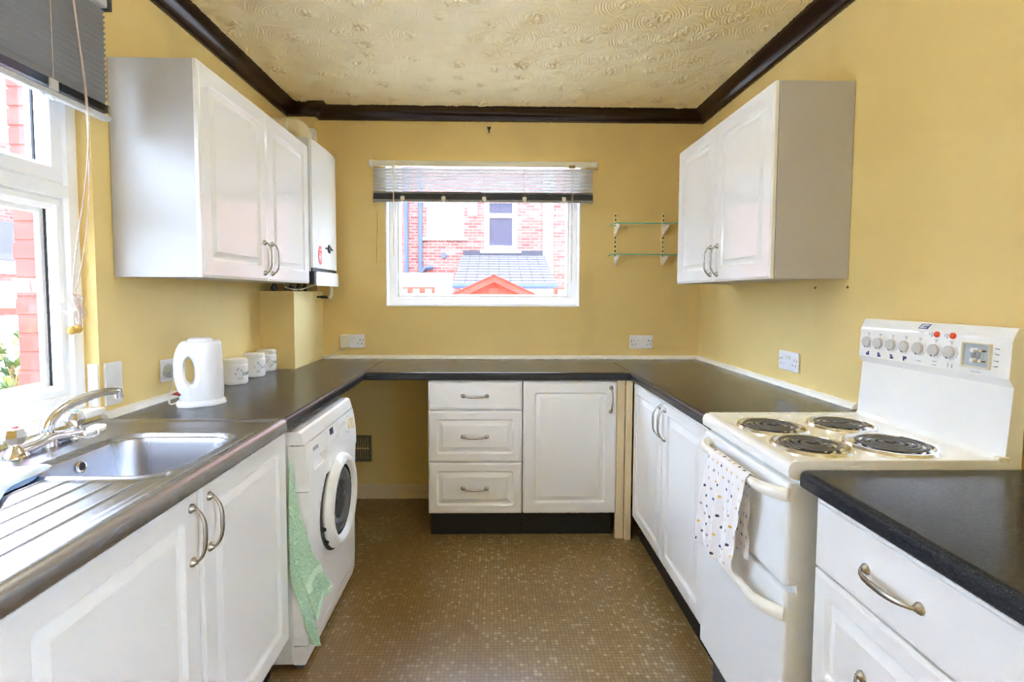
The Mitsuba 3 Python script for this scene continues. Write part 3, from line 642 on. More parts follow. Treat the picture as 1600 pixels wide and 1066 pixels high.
m, uv = cloth(tea, 50, 110)
put(num('tea_towel'), m, 'm_dotcloth', True, 'white tea towel with navy and ochre dots hanging over the cooker handle', 'tea towel', uv=uv)

# ================================================================== WASHING MACHINE
WY_0, WY_1 = 1.722, 2.312
WP = [(.848, -.668), (.835, -.662), (.800, -.6535), (.760, -.646), (.70, -.6395), (.66, -.638), (.60, -.639), (.52, -.642), (.42, -.644), (.12, -.646), (.06, -.650), (.022, -.660)]
def wx(z): return float(np.interp(z, [p[0] for p in WP][::-1], [p[1] for p in WP][::-1]))
def wpoly(z0, z1, d, back=-.69):
    zs = sorted(set([z0, z1] + [p[0] for p in WP if z0 < p[0] < z1] + list(np.linspace(z0, z1, 7))))
    return [(back, z0)] + [(wx(z)+d, z) for z in zs] + [(back, z1)]
def wF(y, z, off=0.):
    e = .004; tx, tz = wx(z+e)-wx(z-e), 2*e; l = math.hypot(tx, tz); tx, tz = tx/l, tz/l
    return basis((wx(z)+tz*off, y, z-tx*off), (0, 1, 0), (tx, 0, tz), (tz, 0, -tx))
k = thing('washing_machine', 'white front-loading washing machine under the left worktop', 'washing machine')
part(k, 'casing', cat(box(-1.225, -.700, WY_0, WY_1, .022, .802, .004), box(-.7005, -.6995, WY_0+.003, WY_1-.003, .03, .8)), 'm_sidegrey', False)
part(k, 'front_panel', prism(wpoly(.092, .637, 0., -.6995), WY_0+.001, WY_1-.001, 'y'), 'm_appliance', 25)
part(k, 'lid', prism([(-1.225, .803)]+[(wx(z)+.0025, z) for z in (.803, .82, .835, .842)]+[(wx(.848)-.004, .848), (-1.225, .848)], WY_0, WY_1, 'y'), 'm_appliance', 25)
part(k, 'kick_panel', prism(wpoly(.022, .088, .001, -.6995), WY_0+.001, WY_1-.001, 'y'), 'm_appliance', 25)
part(k, 'control_panel', prism(wpoly(.640, .7985, .004, -.6995), 1.926, WY_1-.001, 'y'), 'm_appliance', 25)
dr_ = prism(wpoly(.640, .7985, .004, -.6995), WY_0+.001, 1.9235, 'y')
cut = hull([(-.60, 1.768, .738), (-.60, 1.898, .738), (-.60, 1.768, .690), (-.60, 1.898, .690), (-.676, 1.775, .736), (-.676, 1.892, .736), (-.668, 1.775, .700), (-.668, 1.892, .700)])
try: dr_ = trimesh.boolean.difference([dr_, cut], engine='manifold')
except Exception: pass
dd = part(k, 'detergent_drawer', dr_, 'm_appliance', 25)
part(dd, 'grip', hull([(-.660, 1.776, .722), (-.660, 1.891, .722), (-.642, 1.774, .6925), (-.642, 1.893, .6925), (-.664, 1.776, .694), (-.664, 1.891, .694)]), 'm_plastic', False)
add_text(k, 'lettering', 'BOSCH', .011, wF(1.812, .768, .0042), 'm_print', True)
part(k, 'display', xf(box(-.019, .019, -.012, .012, .003, .0052), wF(1.995, .778)), 'm_display', False)
for i in range(5): part(k, 'button', xf(box(-.004, .004, -.008, .008, .003, .0062, .001), wF(1.985+.022*i, .738+.002*i)), 'm_plastic', 30)
part(k, 'printed_scale', xf(cat(*[box(.040*math.cos(a)-.004, .040*math.cos(a)+.004, .034*math.sin(a)-.001, .034*math.sin(a)+.001, .0038, .0046) for a in np.linspace(.3, 5.9, 13)],
     *[box(-.125+.018*(i % 5), -.115+.018*(i % 5), .012+.010*(i//5), .0135+.010*(i//5), .0038, .0046) for i in range(10)]), wF(2.205, .752)), 'm_print', False)
part(k, 'programme_knob', xf(cat(lathe([(.026, .003), (.025, .010), (.022, .012)], 28), box(-.007, .007, -.024, .024, .008, .026, .004, 2)), wF(2.225, .752)), 'm_ivory', 35)
DC = (-.6395, 2.035, .490)
part(k, 'gap_shade', lathe([(.1925, -.004), (.1925, .0015), (.16, .0015), (.16, -.004), (.1925, -.004)], 64, DC, (1, 0, 0)), 'm_darkgrey', 40)  # dark ring put in for the shade of the gap behind the door
dk = part(k, 'door', lathe([(.176, .0), (.182, .0065), (.1845, .012), (.181, .024), (.174, .034), (.164, .0395), (.154, .0400), (.146, .037), (.140, .030), (.134, .010), (.134, .0), (.176, .0)], 64, DC, (1, 0, 0)), 'm_appliance', 40, 'round porthole door')
part(dk, 'glass', lathe([(.1305, .012), (.118, .024), (.095, .020), (.06, .006), (.03, -.004), (.001, -.006)], 48, DC, (1, 0, 0)), 'm_glassgrey', 60)
part(dk, 'seal', lathe([(.1385, .012), (.1385, .020), (.131, .0205), (.129, .012), (.1385, .012)], 48, DC, (1, 0, 0)), 'm_black', 40)
for dz in (-.045, -.105):
    yy = 2.035-math.sqrt(.184**2-dz**2)
    part(dk, 'hinge_tab', box(-.639, -.624, yy-.006, yy+.006, .490+dz-.006, .490+dz+.006), 'm_black', False)
for y in (WY_0+.035, WY_1-.04):
    part(k, 'foot', cyl((-.69, y, 0), (-.69, y, .024), .022, 16), 'm_darkgrey', 30)
    part(k, 'foot', cyl((-1.17, y, 0), (-1.17, y, .024), .022, 16), 'm_darkgrey', 30)

# green hand towel in the gap between the sink cabinet and the washing machine
tk = thing('hand_towel', 'pale green terry hand towel hanging between the sink cabinet and the washing machine', 'towel')
def fold(inner, outer, ph):
    """sheet between an inner edge kept in the gap and an outer edge, both splines running down"""
    from scipy.interpolate import PchipInterpolator
    inner, outer = np.array(inner), np.array(outer)
    fi, fo = PchipInterpolator(np.linspace(0, 1, len(inner)), inner), PchipInterpolator(np.linspace(0, 1, len(outer)), outer)
    def fn(u, v):
        p = fi(v)*(1-u[..., None]) + fo(v)*u[..., None]
        k_ = np.clip((v-.35)*2, 0, 1)
        p[..., 0] += k_*(.007*np.sin(u*8+ph) + .004*np.sin(u*15+v*7+ph)) + .0015*np.sin(v*60+u*40)*k_
        return p, np.stack([u*.2, v*.6], -1)
    return fn
rngn = np.random.default_rng(5)
def fuzz(m, a=.003):
    m = m.copy(); p = np.asarray(m.vertices)
    m.vertices = p + (meshkit.noise(p*210)[:, None]-.5)*a*2*m.vertex_normals; return m
f1 = fold([(-.694, 1.7085, .735), (-.700, 1.709, .60), (-.696, 1.710, .45), (-.652, 1.711, .31), (-.622, 1.716, .190)], [(-.688, 1.7130, .738), (-.674, 1.7145, .61), (-.636, 1.717, .46), (-.620, 1.748, .37), (-.606, 1.838, .238)], .4)
m, uv = cloth(f1, 40, 150, .005); part(tk, 'front_fold', fuzz(m), 'm_terry', True)
f2 = fold([(-.696, 1.7085, .73), (-.702, 1.709, .55), (-.702, 1.7095, .36), (-.660, 1.711, .20), (-.630, 1.714, .105)], [(-.690, 1.7115, .73), (-.680, 1.713, .56), (-.656, 1.716, .40), (-.632, 1.722, .24), (-.628, 1.768, .058)], 2.0)
m, uv = cloth(f2, 30, 150, .0045); part(tk, 'back_fold', fuzz(m), 'm_terry', True)
def band(f, v0, v1, off):
    def fn(u, v):
        p, q = f(u, v0+(v1-v0)*v); p = p.copy(); p[..., 0] += off; return p, q
    return fn
m, uv = cloth(band(f1, .735, .80, .0015), 30, 12, .0075); part(tk, 'woven_band', m, 'm_terryband', True, 'smooth woven band')
m, uv = cloth(band(f1, .962, 1.0, .0012), 30, 8, .0078); part(tk, 'hem', m, 'm_terryband', True)
part(tk, 'hanging_loop', tube(spline([(-.690, 1.709, .724), (-.694, 1.709, .745), (-.698, 1.7075, .752), (-.700, 1.709, .744), (-.690, 1.712, .726)], 14), .0016, 6), 'm_terryband', 30)

# ================================================================== SINK, TAP
SX0, SX1, SY0, SY1 = -1.264, -.672, .622, 1.636
BCX, BCY, BW, BH, BR = -.915, 1.318, .340, .345, .075
k = thing('sink', 'stainless steel sink with one bowl and a ribbed drainer under the left window', 'sink')
def sdf(x, y, w=BW, h=BH, r=BR, cx=BCX, cy=BCY):
    qx, qy = np.abs(x-cx)-w/2+r, np.abs(y-cy)-h/2+r
    return np.hypot(np.maximum(qx, 0), np.maximum(qy, 0)) + np.minimum(np.maximum(qx, qy), 0) - r
def sstep(a, b, x): t = np.clip((x-a)/(b-a), 0, 1); return t*t*(3-2*t)
def lip(s): return -.012*(1-sstep(-.012, .012, s))
def deck(x, y):
    s = sdf(x, y)
    z = np.full_like(x, .9130)
    e = np.minimum.reduce([x-SX0, SX1-.022-x+.012, y-SY0, SY1-y])
    z += .0055*(1-sstep(.012, .034, e))
    z -= .0020*(1-sstep(.004, .030, np.maximum(s-.022, 0)))            # shallow step round the bowl
    inner = np.maximum(sdf(x, y, .352, .520, .05, -.910, .910), .016-s)    # drainer field, running up to the bowl
    z -= .0045*(1-sstep(-.006, .012, inner))
    g = np.zeros_like(x)
    for i in range(6):
        g += np.exp(-((x-(-1.045+.054*i))/.0040)**2)
    z += .0026*g*(1-sstep(-.024, -.008, inner))
    return z + lip(s)
xs, ys = np.arange(SX0, SX1-.020+1e-6, .003), np.arange(SY0, SY1+1e-6, .0035)
gx, gy = np.meshgrid(xs, ys, indexing='ij'); gz = deck(gx, gy); sd = sdf(gx, gy)
n0, n1 = gx.shape; i, j = np.meshgrid(np.arange(n0-1), np.arange(n1-1), indexing='ij')
keep = (np.maximum.reduce([sd[:-1, :-1], sd[1:, :-1], sd[:-1, 1:], sd[1:, 1:]]) > -.009).ravel()
a = (i*n1+j).ravel()[keep]
dm = trimesh.Trimesh(np.c_[gx.ravel(), gy.ravel(), gz.ravel()], np.vstack([np.c_[a, a+n1, a+n1+1], np.c_[a, a+n1+1, a+1]]), process=False)
dm.remove_unreferenced_vertices()
part(k, 'drainer', dm, 'm_steel', True, 'ribbed draining board and deck')
# rolled front, end and back edges
xe = SX1-.020
fr = [(xe-.001, .9185)] + [(SX1-.020+.020*math.sin(t), .8985+.020*math.cos(t)) for t in np.linspace(0, math.pi/2, 9)] + [(SX1, .878), (SX1-.003, .8735), (SX1-.012, .8735), (SX1-.012, .885), (xe-.001, .905)]
part(k, 'rolled_edge', cat(prism(fr, SY0, SY1, 'y'),
     box(SX0, SX1-.006, SY1-.004, SY1, .9105, .9180), box(SX0, SX0+.003, SY0, SY1, .9105, .9180), box(SX0, SX1-.006, SY0, SY0+.004, .9105, .918)), 'm_steel', 40)
loops = []
for ins, dep in ((-.004, None), (.002, None), (.006, None), (.0085, -.016), (.011, -.030), (.016, -.080), (.021, -.125), (.030, -.146), (.048, -.156), (.09, -.160), (.14, -.163)):
    z = (.9130-.0020 + float(lip(np.array(-ins)))) if dep is None else .912+dep
    q = rrect(BW-2*ins, BH-2*ins, max(BR-ins*.6, .02), 8)
    loops.append(np.c_[q[:, 0]+BCX, q[:, 1]+BCY, np.full(len(q), z)])
bm = loft(loops[::-1], (True, False)); part(k, 'bowl', bm, 'm_steel', 50, 'square sink bowl with rounded corners')
part(k, 'overflow', cat(lathe([(.0155, -.002), (.0165, .002), (.013, .0045), (.0105, .003), (.0105, -.002), (.0155, -.002)], 24, (-1.0700, 1.312, .872), (1, 0, .08))), 'm_chrome', 40, 'chrome overflow ring')
part(k, 'overflow_hole', lathe([(.0105, 0), (.0105, .0012), (.001, .0012)], 20, (-1.0702, 1.312, .872), (1, 0, .08)), 'm_black', False)
part(k, 'waste', lathe([(.040, 0), (.040, .003), (.030, .004), (.022, .001), (.001, .001)], 28, (BCX, BCY, .7485)), 'm_chrome', 40)

k = thing('mixer_tap', 'chrome mixer tap with a long curved spout and two faceted knobs behind the sink bowl', 'tap')
TX, TY, TZ = -1.185, 1.348, .9135
part(k, 'base', cat(tube([(TX, TY-.088, TZ+.014), (TX, TY-.05, TZ+.017), (TX, TY, TZ+.024), (TX, TY+.05, TZ+.017), (TX, TY+.088, TZ+.014)], [.022, .0205, .022, .0205, .022], 14, (.72, (0, 0, 1))),
     *[lathe([(.027, 0), (.026, .006), (.020, .016), (.014, .024), (.011, .032)], 24, (TX, TY+s*.090, TZ)) for s in (-1, 1)], lathe([(.022, .0), (.021, .02), (.016, .034), (.015, .048)], 20, (TX, TY, TZ))), 'm_chrome', 50)
for s in (-1, 1):
    kb = part(k, 'knob', lathe([(.010, .030), (.020, .036), (.025, .052), (.019, .071), (.009, .074)], 7, (TX, TY+s*.090, TZ)), 'm_chrome', False, 'faceted tap knob')
    part(kb, 'cap', lathe([(.008, .0742), (.007, .078), (.001, .079)], 14, (TX, TY+s*.090, TZ)), 'm_blue' if s > 0 else 'm_stickred', 40)
sp = spline([(TX, TY, TZ+.040), (TX+.001, TY+.004, TZ+.064), (TX+.006, TY+.030, TZ+.088), (TX+.016, TY+.080, TZ+.106), (TX+.026, TY+.135, TZ+.114), (TX+.036, TY+.190, TZ+.112), (TX+.039, TY+.206, TZ+.107)], 34)
part(k, 'spout', cat(tube(sp, np.r_[np.full(4, .0155), np.linspace(.0155, .0105, 26), np.full(4, .0115)], 14), cyl((TX+.039, TY+.202, TZ+.113), (TX+.040, TY+.205, TZ+.090), .0115, 14)), 'm_chrome', 50)
k = thing('sink_plug', 'cream rubber sink plug lying on the sink deck beside the tap, on a bead chain', 'plug')
part(k, 'stopper', xf(lathe([(.022, 0), (.024, .004), (.024, .010), (.020, .012), (.001, .012)], 24), basis((-1.180, 1.508, .9145), (1, 0, 0), (0, .985, .17), (0, -.17, .985))), 'm_soap', 40)
ch = spline([(-1.180, 1.508, .930), (-1.166, 1.494, .921), (-1.145, 1.470, .9165), (-1.132, 1.440, .9165), (-1.140, 1.418, .9175), (-1.158, 1.408, .924), (-1.165, 1.385, .9335), (-1.164, 1.350, .9380), (-1.166, 1.315, .9335)], 46)
part(k, 'chain', cat(*[xf(trimesh.creation.icosphere(1, .0024), at(p)) for p in ch]), 'm_chrome', 40, 'bead chain')

# washing-up cloth on the drainer
def pad(x0, x1, y0, y1, z0, hgt, seed):
    u, v = np.meshgrid(np.linspace(0, 1, 26), np.linspace(0, 1, 26), indexing='ij')
    x, y = x0+(x1-x0)*u, y0+(y1-y0)*v
    e = np.minimum.reduce([u, 1-u, v, 1-v])*2
    h_ = hgt*np.clip(e*5, 0, 1)**.5*(.65+.5*meshkit.noise(np.stack([x*22, y*22, 0*x+seed], -1)))
    top = np.stack([x+.01*np.sin(v*7+seed), y+.008*np.sin(u*6), z0+h_], -1)
    bot = top.copy(); bot[..., 2] = z0
    n = 26*26; i, j = np.meshgrid(np.arange(25), np.arange(25), indexing='ij'); a = (i*26+j).ravel()
    f = np.vstack([np.c_[a, a+26, a+27], np.c_[a, a+27, a+1], np.c_[a+n, a+27+n, a+26+n], np.c_[a+n, a+1+n, a+27+n]])
    return trimesh.Trimesh(np.vstack([top.reshape(-1, 3), bot.reshape(-1, 3)]), f, process=False)
rz = xf
k = thing('dish_cloth', 'folded pale blue dish cloth on the draining board at the left edge', 'cloth')
C = basis((-1.085, 1.045, 0), (.94, .34, 0), (-.34, .94, 0), (0, 0, 1))
part(k, 'lower_fold', xf(pad(-.085, .085, -.12, .10, .9125, .010, 3.), C), 'm_blue', True, 'blue lower fold')
part(k, 'upper_fold', xf(pad(-.080, .092, -.125, .108, .9205, .013, 8.), C), 'm_clothpale', True, 'pale upper fold')

# ================================================================== KETTLE, CANISTERS
ka = np.array([.82, .572, 0]); kb_ = np.array([-.572, .82, 0])
KF = basis((-1.088, 1.888, WT), ka, kb_, (0, 0, 1))
k = thing('kettle', 'white plastic jug kettle with a loop handle and red switch on the left worktop', 'kettle')
def ell(xa, xb_, lb, z, n=36, p=2.4):
    t = np.linspace(0, 2*math.pi, n, endpoint=False); c_, s_ = np.cos(t), np.sin(t)
    return np.c_[(xa+xb_)/2+(xb_-xa)/2*np.sign(c_)*np.abs(c_)**(2/p), lb*np.sign(s_)*np.abs(s_)**(2/p), np.full(n, z)]
part(k, 'base', xf(loft([ell(-.080, .080, .060, .0), ell(-.082, .082, .062, .004), ell(-.079, .079, .060, .016), ell(-.074, .074, .056, .021)]), KF), 'm_plastic', 40)
bl = [(-.070, .072, .054, .022), (-.074, .073, .055, .050), (-.082, .073, .055, .085), (-.087, .0725, .054, .125), (-.086, .071, .052, .165), (-.081, .070, .050, .195), (-.073, .069, .047, .218), (-.066, .068, .044, .230), (-.056, .060, .038, .238)]
from scipy.interpolate import PchipInterpolator
bl = np.array(bl); zz_ = np.linspace(.022, .238, 28); bi = PchipInterpolator(bl[:, 3], bl[:, :3])(zz_)
jug = loft([ell(a, b_, c_, z, 48) for (a, b_, c_), z in zip(bi, zz_)])
ang = np.linspace(0, 2*math.pi, 40, endpoint=False)
def oval(g, y): return np.c_[-.038+(.017+g)*np.sign(np.cos(ang))*np.abs(np.cos(ang))**.9-.004*np.sin(ang), np.full(40, y), .130+(.047+g)*np.sin(ang)]
cutter = loft([oval(.020, -.07), oval(.010, -.048), oval(.003, -.036), oval(0, -.024), oval(0, .024), oval(.003, .036), oval(.010, .048), oval(.020, .07)])
if cutter.volume < 0: cutter.invert()
jug.merge_vertices()
if jug.volume < 0: jug.invert()
try: jug = trimesh.boolean.difference([jug, cutter], engine='manifold')
except Exception: pass
part(k, 'body', xf(jug, KF), 'm_plastic', 40, 'jug body with an oval opening forming the handle')
part(k, 'lid', xf(loft([ell(-.040, .040, .034, .2375), ell(-.040, .040, .034, .243), ell(-.034, .034, .028, .248)]), KF), 'm_plastic', 40)
part(k, 'switch', xf(hull([(-.096, -.010, .048), (-.070, -.020, .055), (-.070, .010, .055), (-.070, -.020, .041), (-.070, .010, .041), (-.058, -.036, .048)]), KF), 'm_darkred', 30, 'dark red on-off switch')
part(k, 'level_window', xf(box(.0685, .0735, -.010, .006, .040, .085, .001), KF), 'm_knobgrey', 30)
part(k, 'cord', tube(spline([(-1.155, 1.852, .925), (-1.185, 1.860, .915), (-1.215, 1.900, .930), (-1.235, 1.950, .975), (-1.243, 1.985, 1.02)], 20), .0032, 8), 'm_plastic', 40)

def bend_text(text, h_, r, a0):
    t = meshkit.text_mesh(text, h_, .0008, True); v = np.array(t.vertices)
    for _ in range(1): t = t.subdivide_to_size(.006); v = np.array(t.vertices)
    ang = a0 + v[:, 0]/r
    rr_ = r + v[:, 2]
    t.vertices = np.c_[rr_*np.cos(ang), rr_*np.sin(ang), v[:, 1]]; return t
def leafdecor(r, a0, z0, seed):
    rg = random.Random(seed); g = []
    for _ in range(16):
        q = rg.uniform(.4, 2*math.pi-.4); rad = .012+.006*rg.random()
        a_, z_ = a0+(rad*math.cos(q))/r, z0+rad*math.sin(q)*1.4
        m_ = trimesh.creation.icosphere(1, .0018); m_.apply_scale((.3, 1+rg.random(), .7+rg.random()))
        g.append(xf(m_, basis((r*math.cos(a_), r*math.sin(a_), z_), (math.cos(a_), math.sin(a_), 0), (-math.sin(a_), math.cos(a_), 0), (0, 0, 1))))
    return cat(*g)
for i, (x, y, word, lab, tm) in enumerate(((-1.186, 2.330, 'COFFEE', 'white lidded canister lettered COFFEE, nearest the kettle', 'm_teal'),
        (-1.203, 2.545, 'SUGAR', 'white lidded canister lettered SUGAR, the middle one of three', 'm_print'), (-1.222, 2.725, 'TEA', 'white lidded canister lettered TEA, nearest the yellow boxing', 'm_teal'))):
    k = thing('canister', lab, 'canister', 'storage canisters on the left worktop')
    o = (x, y, WT)
    part(k, 'jar', lathe([(.046, 0), (.050, .004), (.051, .012), (.051, .080), (.050, .088), (.047, .091), (.044, .093)], 40, o), 'm_tile', 40)
    part(k, 'lid', lathe([(.0485, .0925), (.0490, .095), (.0490, .109), (.0475, .1125), (.044, .114), (.001, .114)], 40, o), 'm_handle', 40)
    part(k, 'lettering', xf(bend_text(word, .0135, .051, -.55), at((x, y, WT+.040))), tm, False)
    part(k, 'leaf_print', xf(leafdecor(.0512, -.80, .048, i), at(o)), 'm_print', 40)

# ================================================================== BOILER AND PIPES
k = thing('boiler', 'white wall-hung boiler with a rounded front in the far left corner', 'boiler')
def bow(y0, y1, xb_, xe, bulge, r, n=14):
    """plan outline (x, y) with a bowed front"""
    ys_ = np.linspace(y0, y1, n); t = (ys_-y0)/(y1-y0)*2-1
    xs_ = xe + bulge*(1-t**2); 
    xs_[-1] -= r; xs_[-2] -= r*.15
    return [(xb_, y0)] + list(zip(xs_, ys_)) + [(xb_, y1)]
by0, by1 = 2.742, 3.178
part(k, 'back_case', box(-1.277, -.985, by0, by1, 1.385, 2.150, .004), 'm_sidegrey', False)
part(k, 'front_cover', prism(Polygon(bow(by0+.002, by1, -.984, -.972, .012, .014)), 1.462, 2.140, 'z'), 'm_enamel', 40, 'white bowed front cover')
part(k, 'black_strip', prism(Polygon(bow(by0+.004, by1-.004, -.984, -.976, .012, .012)), 1.444, 1.4615, 'z'), 'm_black', 40)
part(k, 'lower_cover', prism(Polygon(bow(by0+.040, by1+.004, -.98, -.966, .018, .012)), 1.366, 1.4435, 'z'), 'm_enamel', 40)
part(k, 'corner_strip', cat(box(-1.0, -.966, by0-.004, by0+.034, 1.376, 1.4435, .002)), 'm_black', False)
part(k, 'corner_trim', box(-.966, -.962, by0+.016, by0+.024, 1.380, 1.436), 'm_blindrail', False)
bF = face((-.9605, 2.972, 1.580), '+x')
kb2 = part(k, 'control_knob', xf(lathe([(.024, -.006), (.024, .004), (.018, .010), (.001, .010)], 28), bF), 'm_black', 35)
part(kb2, 'knob_ring', xf(lathe([(.019, .0085), (.019, .011), (.014, .011), (.014, .0085), (.019, .0085)], 28), bF), 'm_blindrail', 35)
part(kb2, 'lever', xf(cat(box(-.062, -.022, -.004, .004, .0, .006, .001), box(.022, .062, -.004, .004, 0, .006, .001), lathe([(.010, .009), (.010, .014), (.001, .015)], 18)), bF), 'm_darkgrey', 35)
sF = face((-.9635, 2.836, 1.535), '+x')
st = part(k, 'sticker', xf(lathe([(.5, -.003), (.5, .0008), (.01, .0008)], 32), sF @ np.diag([.056, .104, 1, 1.])), 'm_stickred', False, 'oval red sticker')
part(st, 'sticker_lines', xf(cat(*[box(-.020, .020, z, z+.004, 0, .0013) for z in (-.034, -.024, -.004, .006, .028)], box(-.024, .024, -.014, -.007, 0, .0013)), sF), 'm_plastic', False)
fp = thing('flue_pipe', 'cream flue elbow rising from the boiler top into the left wall', 'pipe')
el = [(-1.095, 2.95, 2.149), (-1.095, 2.95, 2.20)] + [(-1.145+.05*math.cos(t), 2.95, 2.205+.055*math.sin(t)) for t in np.linspace(.1, math.pi/2, 10)] + [(-1.20, 2.95, 2.26), (-1.279, 2.95, 2.26)]
part(fp, 'elbow', tube(el, .054, 28), 'm_cream', 50)
for x in (-1.166, -1.196): part(fp, 'collar', lathe([(.0545, 0), (.0565, .002), (.0565, .006), (.0545, .008)], 28, (x, 2.95, 2.26), (1, 0, 0)), 'm_trim', 40)
put(num('lit_chase_edge'), box(CHX-.020, CHX+.012, 3.130, 3.1895, 2.19, 2.32, .002), 'm_trim', False, 'small white plate added as the lit edge of the pipe chase, behind the flue elbow', 'plate')  # white piece standing in for the brightly lit side of the chase
k = thing('pipe_boxing', 'yellow painted pipe boxing standing on the worktop below the boiler', 'boxing')
bx0, bx1, byy = XL+.001, -1.092, 2.781
part(k, 'front_board', box(bx0, bx1-.001, byy, byy+.012, WT, 1.336), 'm_wall', False)
part(k, 'side_board', box(bx1-.012, bx1, byy+.001, YB-.001, WT, 1.336), 'm_creamwall', False)
part(k, 'end_block', box(bx1-.02, bx1+.004, 3.10, 3.235, 1.27, 1.3365, .001), 'm_creamwall', False)
pp = thing('boiler_pipes', 'dark pipes and valves crammed between the boiler and the boxing', 'pipes')
for i, (x, y) in enumerate(((-1.22, 2.83), (-1.17, 2.88), (-1.13, 2.95), (-1.19, 3.0), (-1.14, 3.08))):
    part(pp, 'pipe', cyl((x, y, 1.25), (x, y, 1.388), .009, 12), 'm_copper' if i % 2 else 'm_black', 30)
    part(pp, 'nut', cyl((x, y, 1.345), (x, y, 1.365), .015, 6), 'm_darkgrey', False)
part(pp, 'cable', tube(spline([(-1.15, 2.80, 1.36), (-1.10, 2.86, 1.345), (-1.06, 2.95, 1.365), (-1.02, 3.02, 1.385)], 14), .004, 8), 'm_cream', 30)
gp = thing('drain_pipe', 'short cream elbow pipe with a dark valve under the boiler, by the back wall', 'pipe')
part(gp, 'elbow', tube(spline([(-1.000, 3.12, 1.372), (-.998, 3.12, 1.335), (-1.000, 3.122, 1.312), (-1.012, 3.124, 1.296)], 12), .0105, 12), 'm_cream', 40)
part(gp, 'collar', cyl((-1.0, 3.12, 1.346), (-1.0, 3.12, 1.356), .0135, 14), 'm_cream', 30)
part(gp, 'valve', cat(cyl((-1.012, 3.124, 1.300), (-1.10, 3.130, 1.304), .0065, 10), box(-1.062, -1.030, 3.115, 3.135, 1.293, 1.311, .002)), 'm_black', 30)

# ================================================================== SHELVES, SOCKETS, WALL BITS
for x in (.767, 1.072):
    k = thing('shelf_upright', 'slotted yellow-painted shelf upright with white brackets, %s one' % ('left' if x < 1 else 'right'), 'shelf upright')
    part(k, 'strip', box(x-.009, x+.009, YB-.010, YB-.001, 1.527, 1.843, .001), 'm_creamwall', False)
    for i in range(11): part(k, 'slot', box(x-.004, x+.004, YB-.0112, YB-.0098, 1.540+.028*i, 1.552+.028*i), 'm_black', False)
    for z in (1.757, 1.567):
        part(k, 'bracket', prism([(YB-.010, z-.062), (YB-.010, z-.001), (YB-.118, z-.001), (YB-.118, z-.008)], x-.004, x+.004, 'x'), 'm_plastic', False, 'white triangular bracket')
for z, x0, lab in ((1.758, .732, 'upper green-edged glass shelf on the back wall beside the right wall cabinet'), (1.568, .722, 'lower green-edged glass shelf on the back wall beside the right wall cabinet')):
    k = thing('glass_shelf', lab, 'shelf')
    part(k, 'pane', box(x0, 1.20, YB-.135, YB-.012, z, z+.006), 'm_glass', False)
    part(k, 'edge', cat(box(x0, 1.20, YB-.1375, YB-.1352, z, z+.006), box(x0-.002, x0-.0002, YB-.1375, YB-.012, z, z+.006)), 'm_shelfglass', False, 'green glass edge')
def socket(o, facing, label, w=.148, h_=.086):
    k = thing('wall_socket', label, 'socket'); F = face(o, facing)
    part(k, 'plate', xf(box(-w/2, w/2, -h_/2, h_/2, 0.001, .010, .003, 3), F), 'm_plastic', 30)
    for s in (-1, 1):
        part(k, 'switch', xf(box(s*.012-.007, s*.012+.007, .008, .028, .009, .0135, .002, 2), F), 'm_tile', 30)
        c_ = s*.046
        part(k, 'pin_holes', xf(cat(box(c_-.0022, c_+.0022, .004, .013, .0095, .0104), box(c_-.0145, c_-.0075, -.0175, -.0130, .0095, .0104), box(c_+.0075, c_+.0145, -.0175, -.0130, .0095, .0104), box(c_+.018*s-.002, c_+.018*s+.002, .002, .010, .0095, .0104)), F), 'm_black', False)
    return F
F1 = socket((-.903, YB, 1.021), '-y', 'white double wall socket on the back wall near the boxing, with an adaptor plugged in')
k = thing('plug_adaptor', 'cream plug adaptor pushed into the left half of the back wall socket', 'plug')
part(k, 'body', xf(box(-.074, -.020, -.040, .040, .0105, .046, .006, 3), F1), 'm_ivory', 30)
part(k, 'cord', tube(spline([(-.950, YB-.03, .985), (-.985, YB-.03, .955), (-1.03, YB-.032, .935), (-1.075, YB-.03, .922)], 16), .0035, 8), 'm_ivory', 30)
socket((.946, YB, 1.020), '-y', 'white double wall socket on the back wall below the glass shelves')
socket((XR, 2.228, 1.030), '-x', 'white double wall socket on the right wall above the worktop')
F2 = socket((XL, 2.020, 1.022), '+x', 'white wall socket on the left wall behind the kettle')
k = thing('plug', 'grey-blue plug in the socket behind the kettle', 'plug')
part(k, 'body', xf(lathe([(.026, .0105), (.027, .020), (.022, .036), (.001, .038)], 8), F2 @ at((-.044, -.002, 0))), 'm_bluegrey', 30)
k = thing('wall_hook', 'small black wall hook above the back window blind', 'hook')
part(k, 'plate', prism(Polygon([(-.013, 0), (.013, 0), (.004, -.022), (.004, -.036), (-.004, -.036), (-.004, -.022)]).difference(Polygon([(-.006, -.005), (.006, -.005), (0, -.015)])), -.006, -.0005, 'y').apply_translation((-.038, YB, 2.374)), 'm_black', False)
part(k, 'screw', cyl((-.038, YB-.008, 2.366), (-.038, YB-.0005, 2.366), .003, 8), 'm_darkgrey', False)
k = thing('vent_grille', 'brown louvred vent grille low on the back wall beside the washing machine', 'vent')
part(k, 'frame', swap(ring_frame(-.955, -.793, .240, .410, .014, -YB+.0005, -YB+.012, .002)), 'm_vent', 30)
for i in range(9):
    for zc_ in (.362, .288): part(k, 'louvre', box(-.938+.0155*i, -.928+.0155*i, YB-.008, YB-.0005, zc_-.032, zc_+.032), 'm_vent', False)
for y in (2.068, 1.876): tag(put(num('wall_plug'), lathe([(.0045, 0), (.005, .003), (.002, .004)], 10, (XR, y, 1.354), (-1, 0, 0)), 'm_wallplug', 30), 'small red-brown wall plug under the right wall cabinet, %s' % ('nearer the back' if y > 2 else 'below its near corner'), 'wall plug')

